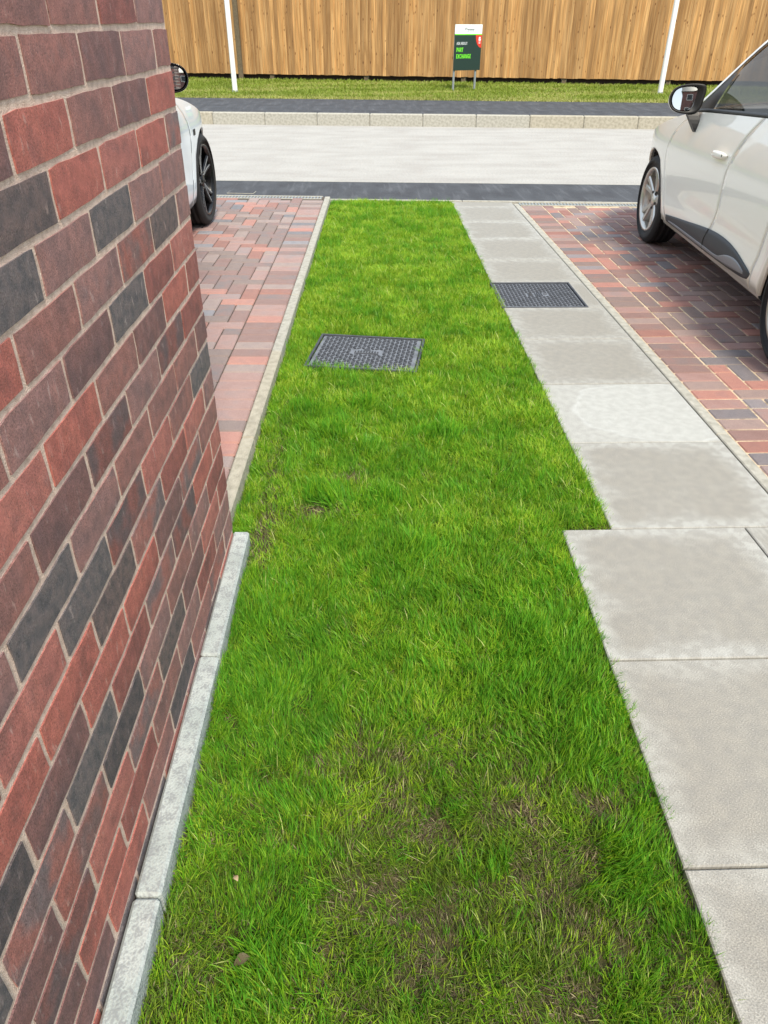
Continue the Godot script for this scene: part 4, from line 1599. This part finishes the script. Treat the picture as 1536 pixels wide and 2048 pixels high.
func build_cars() -> void:
	# cream hatchback, nose to the road
	K = {
		"nose": -0.76, "tail": 3.12, "base": 2.53, "floor": 0.245, "arch_r": 0.365, "arch_top": 0.655, "tyre_r": 0.305, "rim_r": 0.222,
		"plan": [[-0.76, 0.50], [-0.70, 0.60], [-0.60, 0.68], [-0.46, 0.745], [-0.34, 0.785], [-0.2, 0.835], [0.0, 0.862], [0.4, 0.862], [1.3, 0.862], [2.1, 0.872], [2.53, 0.885], [2.8, 0.86], [3.0, 0.79], [3.12, 0.68]],
		"section": [[0.18, -0.055], [0.25, -0.022], [0.32, -0.004], [0.42, -0.010], [0.55, -0.002], [0.70, 0.0], [0.80, -0.012], [0.90, -0.035], [1.0, -0.062], [1.1, -0.085]],
		"shoulder": [[-0.76, 0.60], [-0.55, 0.665], [-0.35, 0.715], [-0.15, 0.775], [0.1, 0.845], [0.35, 0.905], [0.6, 0.945], [0.95, 0.97], [1.7, 1.015], [2.4, 1.06], [3.12, 1.07]],
		"bonnet": [[-0.76, 0.66], [-0.5, 0.79], [-0.1, 0.90], [0.3, 0.985], [0.6, 1.01]], "cowl": 0.62,
		"roof_y": [[0.4, 1.07], [0.8, 1.28], [1.05, 1.375], [1.5, 1.435], [2.0, 1.44], [2.5, 1.385], [2.95, 1.33]],
		"roof_w": [[0.4, 0.72], [1.15, 0.625], [1.8, 0.61], [2.9, 0.56]],
		"a_line": [[0.0, 0.38], [0.25, 0.51], [0.5, 0.66], [0.75, 0.83], [1.0, 1.05]],
		"divider": [[0.0, 0.76], [0.62, 0.86], [1.0, 0.95]], "divider_top": 0.60,
		"b_line": [[0.0, 1.55], [1.0, 1.62]], "c_line": [[0.0, 2.36], [0.5, 2.33], [1.0, 2.20]], "d_line": [[0.0, 3.10], [0.5, 3.03], [1.0, 2.92]],
		"shut1": [[0.2, 0.50], [0.29, 0.455], [0.43, 0.35], [0.60, 0.285], [0.77, 0.30], [0.87, 0.42], [0.95, 0.56]],
		"shut2": [[0.2, 1.27], [0.30, 1.29], [0.41, 1.345], [0.50, 1.40], [0.59, 1.405], [0.74, 1.41], [0.88, 1.46], [1.01, 1.585]],
		"shut3": [[0.2, 2.03], [0.33, 2.05], [0.52, 2.10], [0.7, 2.16], [0.85, 2.26], [1.06, 2.40]],
		"lamp_lo": [[-0.76, 0.55], [-0.40, 0.64]], "lamp_hi": [[-0.76, 0.60], [-0.40, 0.695]],
		"handles": [1.245], "handle_y": [[1.0, 0.775], [2.0, 0.80]],
		"mirror_at": Vector3(0.095, 1.02, 0.62), "mirror_shell": M.paint_cream, "extra": ["trim"], "inset": 0.015, "steer": 0.0, "cabin_w": 0.74,
		"paint": M.paint_cream, "wheel_face": M.alloy, "wheel_lip": M.alloy, "cut_edge": false, "spoke_split": 0.20}
	var a := Vector3(2.185, 0, -5.93)
	var b := Vector3(2.045, 0, -3.42)
	var dir := (b - a).normalized()
	# local z runs along dir; the near side is local -x
	var turn := atan2(dir.x, dir.z)
	var bas := Basis(Vector3.UP, turn)
	var c1 := thing("parked_car", "cream white hatchback with silver wheels and dark sill trim on the drive", "car", a + bas.x * 0.848, turn, "cars parked on the drives")
	make_car(c1)
	# white car with black wheels, half hidden by the house corner
	K = {
		"nose": -0.80, "tail": 3.55, "base": 2.80, "floor": 0.235, "arch_r": 0.375, "arch_top": 0.70, "tyre_r": 0.33, "rim_r": 0.255,
		"plan": [[-0.80, 0.46], [-0.74, 0.57], [-0.62, 0.67], [-0.46, 0.755], [-0.34, 0.80], [-0.2, 0.855], [0.0, 0.885], [0.4, 0.885], [1.3, 0.885], [2.3, 0.89], [2.8, 0.90], [3.2, 0.86], [3.45, 0.78], [3.55, 0.68]],
		"section": [[0.18, -0.055], [0.25, -0.025], [0.35, -0.008], [0.45, -0.012], [0.6, -0.002], [0.72, 0.0], [0.82, -0.014], [0.92, -0.04], [1.0, -0.065], [1.1, -0.085]],
		"shoulder": [[-0.80, 0.58], [-0.55, 0.66], [-0.35, 0.725], [-0.15, 0.785], [0.1, 0.855], [0.35, 0.91], [0.6, 0.945], [0.95, 0.965], [1.7, 0.99], [2.6, 1.03], [3.55, 1.03]],
		"bonnet": [[-0.80, 0.64], [-0.5, 0.79], [-0.1, 0.90], [0.3, 0.97], [0.7, 1.0]], "cowl": 0.78,
		"roof_y": [[0.5, 1.03], [0.9, 1.2], [1.3, 1.34], [1.7, 1.40], [2.2, 1.41], [2.8, 1.37], [3.3, 1.26]],
		"roof_w": [[0.5, 0.74], [1.3, 0.63], [2.0, 0.615], [3.1, 0.56]],
		"a_line": [[0.0, 0.55], [0.25, 0.72], [0.5, 0.91], [0.75, 1.12], [1.0, 1.38]],
		"divider": [[0.0, 0.90], [0.5, 0.98], [1.0, 1.0]], "divider_top": 0.40,
		"b_line": [[0.0, 1.68], [1.0, 1.76]], "c_line": [[0.0, 2.62], [0.5, 2.56], [1.0, 2.42]], "d_line": [[0.0, 3.52], [0.5, 3.36], [1.0, 3.05]],
		"shut1": [[0.2, 0.52], [0.29, 0.49], [0.43, 0.44], [0.60, 0.41], [0.77, 0.42], [0.87, 0.52], [0.95, 0.66]],
		"shut2": [[0.2, 1.50], [0.4, 1.52], [0.6, 1.54], [0.8, 1.58], [1.01, 1.70]],
		"shut3": [[0.2, 2.28], [0.4, 2.31], [0.6, 2.38], [0.8, 2.52], [1.05, 2.68]],
		"lamp_lo": [[-0.80, 0.52], [-0.40, 0.62]], "lamp_hi": [[-0.80, 0.57], [-0.40, 0.69]],
		"handles": [1.38, 2.25], "handle_y": [[1.0, 0.77], [2.0, 0.79]],
		"mirror_at": Vector3(0.085, 1.08, 0.98), "mirror_shell": M.black_gloss, "extra": ["badge"], "inset": -0.005, "steer": -0.04, "cabin_w": 0.76,
		"paint": M.paint_white, "wheel_face": M.alloy_dark, "wheel_lip": M.alloy_dark, "cut_edge": true, "spoke_split": 0.17}
	var c2 := thing("parked_car", "bluish white car with black spoked wheels half hidden by the brick corner", "car", Vector3(-1.21 - 0.875, 0.042, -6.38), -0.01, "cars parked on the drives")
	make_car(c2)

# ------------------------------------------------------------------ lawn
func tuft_mesh(n: int, lo: float, hi: float, wid: float, spread: float, lean: float, curl: float, sd: int, tints: Array) -> ArrayMesh:
	var r := RandomNumberGenerator.new()
	r.seed = sd
	var s := st()
	for k in n:
		var a := r.randf() * TAU
		var p := Vector3(r.randf_range(-spread, spread), 0, r.randf_range(-spread, spread))
		var dir := Vector3(cos(a), 0, sin(a))
		var across := Vector3(-sin(a), 0, cos(a)).rotated(Vector3.UP, r.randf_range(-0.9, 0.9))
		var L := r.randf_range(lo, hi)
		var le := absf(r.randfn(0.0, lean))
		var cu := r.randf_range(0.2, 1.0) * curl
		var w := wid * r.randf_range(0.7, 1.25)
		var c: Color = tints[r.randi() % tints.size()]
		var g := r.randf_range(0.82, 1.18)
		s.set_color(Color(c.r * g, c.g * g, c.b * g))
		var prev_l := p - across * w
		var prev_r := p + across * w
		var q := p
		for i in 3:
			var t := (i + 1) / 3.0
			var tilt := le + cu * t
			q += (Vector3.UP * cos(tilt) + dir * sin(tilt)) * (L / 3.0)
			if i < 2:
				var ww := w * (1.0 - 0.25 * t)
				var l2 := q - across * ww
				var r2 := q + across * ww
				quad(s, prev_l, prev_r, r2, l2)
				prev_l = l2
				prev_r = r2
			else:
				tri(s, prev_l, prev_r, q)
	return done(s)

func grass_field(called: String, parent: Node3D, mesh: Mesh, m: Material, spots: Array) -> void:
	if spots.is_empty():
		return
	var mm := MultiMesh.new()
	mm.transform_format = MultiMesh.TRANSFORM_3D
	mm.use_colors = true
	mm.mesh = mesh
	mm.instance_count = spots.size()
	for i in spots.size():
		mm.set_instance_transform(i, spots[i][0])
		mm.set_instance_color(i, spots[i][1])
	var o := MultiMeshInstance3D.new()
	o.name = called
	o.multimesh = mm
	o.material_override = m
	parent.add_child(o, true)
	o.set_meta("kind", "stuff")

func blob(x: float, d: float, cx: float, cd: float, rx: float, rd: float) -> float:
	return exp(-(pow((x - cx) / rx, 2.0) + pow((d - cd) / rd, 2.0)))

func build_lawn() -> void:
	var r := RandomNumberGenerator.new()
	r.seed = 4
	var lawn := thing("lawn_grass", "strip of green lawn grass running from the house to the footway", "grass")
	lawn.set_meta("kind", "stuff")
	var green := [Color(0.16, 0.37, 0.024), Color(0.195, 0.40, 0.026), Color(0.13, 0.33, 0.022), Color(0.24, 0.44, 0.03), Color(0.32, 0.50, 0.05), Color(0.11, 0.28, 0.02)]
	var lime := [Color(0.30, 0.46, 0.03), Color(0.36, 0.50, 0.05), Color(0.22, 0.41, 0.028)]
	var deep := [Color(0.10, 0.31, 0.024), Color(0.14, 0.37, 0.028), Color(0.085, 0.26, 0.024), Color(0.24, 0.46, 0.05)]
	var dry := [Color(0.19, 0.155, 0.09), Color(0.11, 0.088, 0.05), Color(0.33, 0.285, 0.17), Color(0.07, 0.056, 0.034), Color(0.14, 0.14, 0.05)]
	var kinds := [
		[tuft_mesh(18, 0.026, 0.062, 0.0011, 0.018, 0.28, 0.55, 1, green), M.grass],
		[tuft_mesh(18, 0.025, 0.050, 0.0010, 0.019, 0.55, 1.0, 2, green), M.grass],
		[tuft_mesh(16, 0.028, 0.056, 0.0011, 0.018, 0.45, 0.9, 3, lime), M.grass],
		[tuft_mesh(18, 0.040, 0.084, 0.0012, 0.017, 0.24, 0.5, 4, deep), M.grass],
		[tuft_mesh(16, 0.040, 0.075, 0.0012, 0.017, 0.35, 0.8, 5, green), M.grass],
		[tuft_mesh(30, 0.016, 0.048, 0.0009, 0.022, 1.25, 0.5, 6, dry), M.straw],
		[tuft_mesh(9, 0.026, 0.056, 0.0012, 0.020, 0.26, 0.5, 7, lime), M.grass],
		[tuft_mesh(4, 0.05, 0.095, 0.0010, 0.022, 0.45, 1.0, 8, [Color(0.55, 0.60, 0.22), Color(0.62, 0.58, 0.33), Color(0.42, 0.52, 0.12)]), M.grass],
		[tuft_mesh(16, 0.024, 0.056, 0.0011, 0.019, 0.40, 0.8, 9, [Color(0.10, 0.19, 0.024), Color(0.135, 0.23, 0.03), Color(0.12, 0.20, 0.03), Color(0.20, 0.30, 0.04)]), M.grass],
	]
	var spots := []
	for k in kinds:
		spots.append([])
	var na := FastNoiseLite.new()
	na.seed = 11
	na.frequency = 2.2
	na.fractal_octaves = 3
	var nb := FastNoiseLite.new()
	nb.seed = 12
	nb.frequency = 5.5
	nb.fractal_octaves = 2
	# darker, taller clumps as they stand in the photograph: x, depth, radius
	var clumps := [[-0.14, 2.27, 0.075], [0.08, 2.25, 0.055], [0.16, 1.93, 0.07], [-0.12, 2.75, 0.06], [0.33, 2.72, 0.06], [-0.26, 3.0, 0.05], [0.02, 2.62, 0.05], [0.45, 1.52, 0.06], [-0.3, 1.62, 0.05], [0.0, 3.02, 0.05], [-0.2, 0.72, 0.05], [0.52, 0.85, 0.06]]
	var cov := Transform3D(Basis(Vector3.UP, -0.165), Vector3(0.027, 0, -3.64)).affine_inverse()
	var d := 0.15
	var total := 0
	while d < 7.5:
		# tufts per square metre fall with distance, each growing a little to keep the cover closed
		var dens := lerpf(7600.0, 4600.0, smoothstep(0.5, 5.5, d))
		var step := 0.05
		var xl := -0.374 - 0.019 * (1.985 - d) if d < 2.0 else curb_x(d) + 0.056
		var xr := path_l(d)
		var n := int(dens * step * (xr - xl + 0.02))
		for i in n:
			var x := r.randf_range(xl - 0.002, xr + 0.012)
			var dd := d + r.randf() * step
			if dd > foot_d(x) - 0.05:
				continue
			var lc := cov * Vector3(x, 0, -dd)
			if absf(lc.x) < 0.284 and lc.z > -0.242 and lc.z < 0.205:
				continue
			var v1 := na.get_noise_2d(x, dd)
			var v2 := nb.get_noise_2d(x, dd)
			# dry thatch, bare spots, lush clumps and yellowed spots as they lie in the photograph
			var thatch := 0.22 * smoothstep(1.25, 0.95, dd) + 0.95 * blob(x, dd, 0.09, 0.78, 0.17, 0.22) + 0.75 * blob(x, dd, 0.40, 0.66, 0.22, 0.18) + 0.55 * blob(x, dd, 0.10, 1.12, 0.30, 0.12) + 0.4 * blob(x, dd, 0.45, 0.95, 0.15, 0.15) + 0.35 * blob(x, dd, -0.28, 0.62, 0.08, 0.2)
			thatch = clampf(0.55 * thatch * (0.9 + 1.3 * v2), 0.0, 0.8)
			var bare := 0.95 * blob(x, dd, -0.17, 2.17, 0.10, 0.045) + 0.7 * blob(x, dd, -0.05, 2.42, 0.06, 0.06) + 0.8 * blob(x, dd, -0.33, 2.15, 0.04, 0.3) + 0.5 * blob(x, dd, -0.34, 2.8, 0.05, 0.4) + 0.4 * blob(x, dd, -0.36, 1.95, 0.05, 0.12)
			var lush := 0.9 * blob(x, dd, -0.25, 1.35, 0.14, 0.35) + 0.7 * blob(x, dd, 0.48, 1.35, 0.16, 0.25) + 0.8 * blob(x, dd, 0.12, 1.9, 0.12, 0.10) + 0.7 * blob(x, dd, -0.15, 2.27, 0.11, 0.05) + 0.6 * blob(x, dd, 0.07, 2.2, 0.08, 0.05) + 0.5 * blob(x, dd, -0.15, 0.75, 0.12, 0.25) + 0.6 * blob(x, dd, 0.55, 0.95, 0.07, 0.25) + 0.5 * blob(x, dd, -0.15, 2.9, 0.15, 0.12) + 0.4 * blob(x, dd, 0.3, 2.75, 0.1, 0.1)
			var yell := 0.8 * blob(x, dd, 0.0, 1.63, 0.05, 0.07) + 0.8 * blob(x, dd, 0.63, 1.93, 0.05, 0.08) + 0.5 * blob(x, dd, -0.28, 2.05, 0.1, 0.1) + 0.35 * smoothstep(0.1, 0.5, v1) + 0.45 * smoothstep(2.4, 4.6, dd) + 0.25 * blob(x, dd, 0.3, 2.2, 0.2, 0.2)
			lush = clampf(lush + 0.5 * smoothstep(0.05, 0.4, -v1) + 0.25 * smoothstep(2.4, 1.6, dd) - thatch, 0.0, 1.0)
			if r.randf() < bare:
				if r.randf() < 0.5:
					spots[5].append([Transform3D(Basis(Vector3.UP, r.randf() * TAU), Vector3(x, lawn_y(x, dd) - 0.004, -dd)), Color(1, 1, 1)])
				continue
			var clump := 0.0
			for cl in clumps:
				clump = maxf(clump, blob(x, dd, cl[0], cl[1], cl[2], cl[2]))
			var k := 0
			var q := r.randf()
			if r.randf() < thatch:
				k = 5 if r.randf() < 0.62 else 6 if r.randf() < 0.7 else 0
			elif clump > 0.4 or q < lush * 0.8:
				k = 3 if r.randf() < 0.6 else 4
			elif q < lush * 0.8 + yell:
				k = 2
			else:
				k = r.randi() % 3
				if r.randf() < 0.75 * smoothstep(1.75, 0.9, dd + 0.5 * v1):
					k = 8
				if r.randf() < 0.03:
					k = 5
				elif r.randf() < 0.03:
					k = 7
			var edge := minf(xr - x, 1.0)
			var sc := lerpf(0.80, 0.95, smoothstep(0.8, 4.0, dd)) * r.randf_range(0.75, 1.2) * (1.0 + 0.30 * v1) * (1.0 + 0.35 * clump)
			var flat := 1.0
			if thatch > 0.35 and k != 5:
				sc *= 0.8
			if edge < 0.015:
				sc *= 0.8
			var wx := 0.65 * nb.get_noise_2d(x * 0.8 + 40.0, dd * 0.8)
			var wz := 0.65 * nb.get_noise_2d(x * 0.8, dd * 0.8 + 40.0)
			var b := Basis.from_euler(Vector3(wx, 0, wz)) * Basis(Vector3.UP, r.randf() * TAU) * Basis(Vector3.RIGHT, r.randfn(0.0, 0.12))
			if edge < 0.02:
				b = Basis(Vector3.BACK, -r.randf_range(0.0, 0.5)) * b
			var tone := 1.0 + 0.18 * v2 + 0.10 * v1
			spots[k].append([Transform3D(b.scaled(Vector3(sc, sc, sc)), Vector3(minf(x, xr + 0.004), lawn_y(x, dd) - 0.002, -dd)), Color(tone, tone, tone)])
			total += 1
		d += step
	print("lawn tufts ", total)
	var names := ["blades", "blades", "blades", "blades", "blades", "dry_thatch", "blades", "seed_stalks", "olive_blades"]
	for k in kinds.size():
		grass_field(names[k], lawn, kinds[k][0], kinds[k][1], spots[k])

func build_verge_grass() -> void:
	var r := RandomNumberGenerator.new()
	r.seed = 5
	var v := thing("verge_grass", "rough yellowish green grass on the verge below the fence", "grass")
	v.set_meta("kind", "stuff")
	var a := tuft_mesh(16, 0.03, 0.08, 0.0035, 0.045, 0.5, 0.9, 31, [Color(0.25, 0.33, 0.045), Color(0.30, 0.36, 0.06), Color(0.19, 0.27, 0.035)])
	var b := tuft_mesh(16, 0.02, 0.07, 0.0035, 0.05, 0.7, 0.8, 32, [Color(0.48, 0.46, 0.17), Color(0.38, 0.41, 0.11), Color(0.58, 0.52, 0.26)])
	var nz := FastNoiseLite.new()
	nz.seed = 15
	nz.frequency = 0.55
	nz.fractal_octaves = 3
	var sa := []
	var sb := []
	for i in 34000:
		var x := r.randf_range(-8.0, 12.0)
		var t := r.randf()
		var d := lerpf(back_d(x) + 0.02, fence_d(x) - 0.06, t)
		var n := nz.get_noise_2d(x * 0.5, d * 2.0)
		var pale := clampf(0.30 + 1.0 * n + 0.75 * smoothstep(0.24, 0.0, t) + 0.5 * exp(-pow((t - 0.45) / 0.12, 2.0)) * smoothstep(-0.2, 0.2, n), 0.0, 0.9)
		var g := 1.0 + 0.2 * n
		var xf := Transform3D(Basis(Vector3.UP, r.randf() * TAU).scaled(Vector3.ONE * r.randf_range(0.7, 1.2)), Vector3(x, verge_y(x, d) - 0.012, -d))
		if r.randf() < pale:
			sb.append([xf, Color(g, g, g)])
		else:
			sa.append([xf, Color(g, g, g)])
	grass_field("blades", v, a, M.grass, sa)
	grass_field("pale_blades", v, b, M.grass, sb)

func leaf(at: Vector3, turn: float, size: float, label: String, c: Color) -> void:
	var o := thing("dry_leaf", label, "leaf", at, turn, "dead leaves on the lawn")
	var s := st()
	var rows := []
	for i in 7:
		var t := i / 6.0
		var w := sin(PI * clampf(t, 0.03, 0.97)) * 0.32 * size
		var y := 0.35 * size * sin(t * 2.4)
		rows.append(PackedVector3Array([Vector3(-w, y + w * 0.5, t * size), Vector3(0, y, t * size), Vector3(w, y + w * 0.5, t * size)]))
	grid(s, rows)
	piece("blade", done(s), mat(c, 0.8), o)
	var stalk := st()
	tube(stalk, [Vector3(0, 0, 0.0), Vector3(0, -0.004, -size * 0.3)], [0.0012, 0.0008], 5)
	piece("stalk", done(stalk), mat(c, 0.8), o)

func build_litter() -> void:
	leaf(Vector3(-0.265, 0.022, -0.83), 0.6, 0.016, "small pale dead leaf lying in the grass near the edging", Color(0.66, 0.58, 0.46))
	leaf(Vector3(-0.245, 0.016, -0.665), 1.9, 0.032, "larger greyish curled dead leaf half sunk in the grass", Color(0.36, 0.33, 0.24))
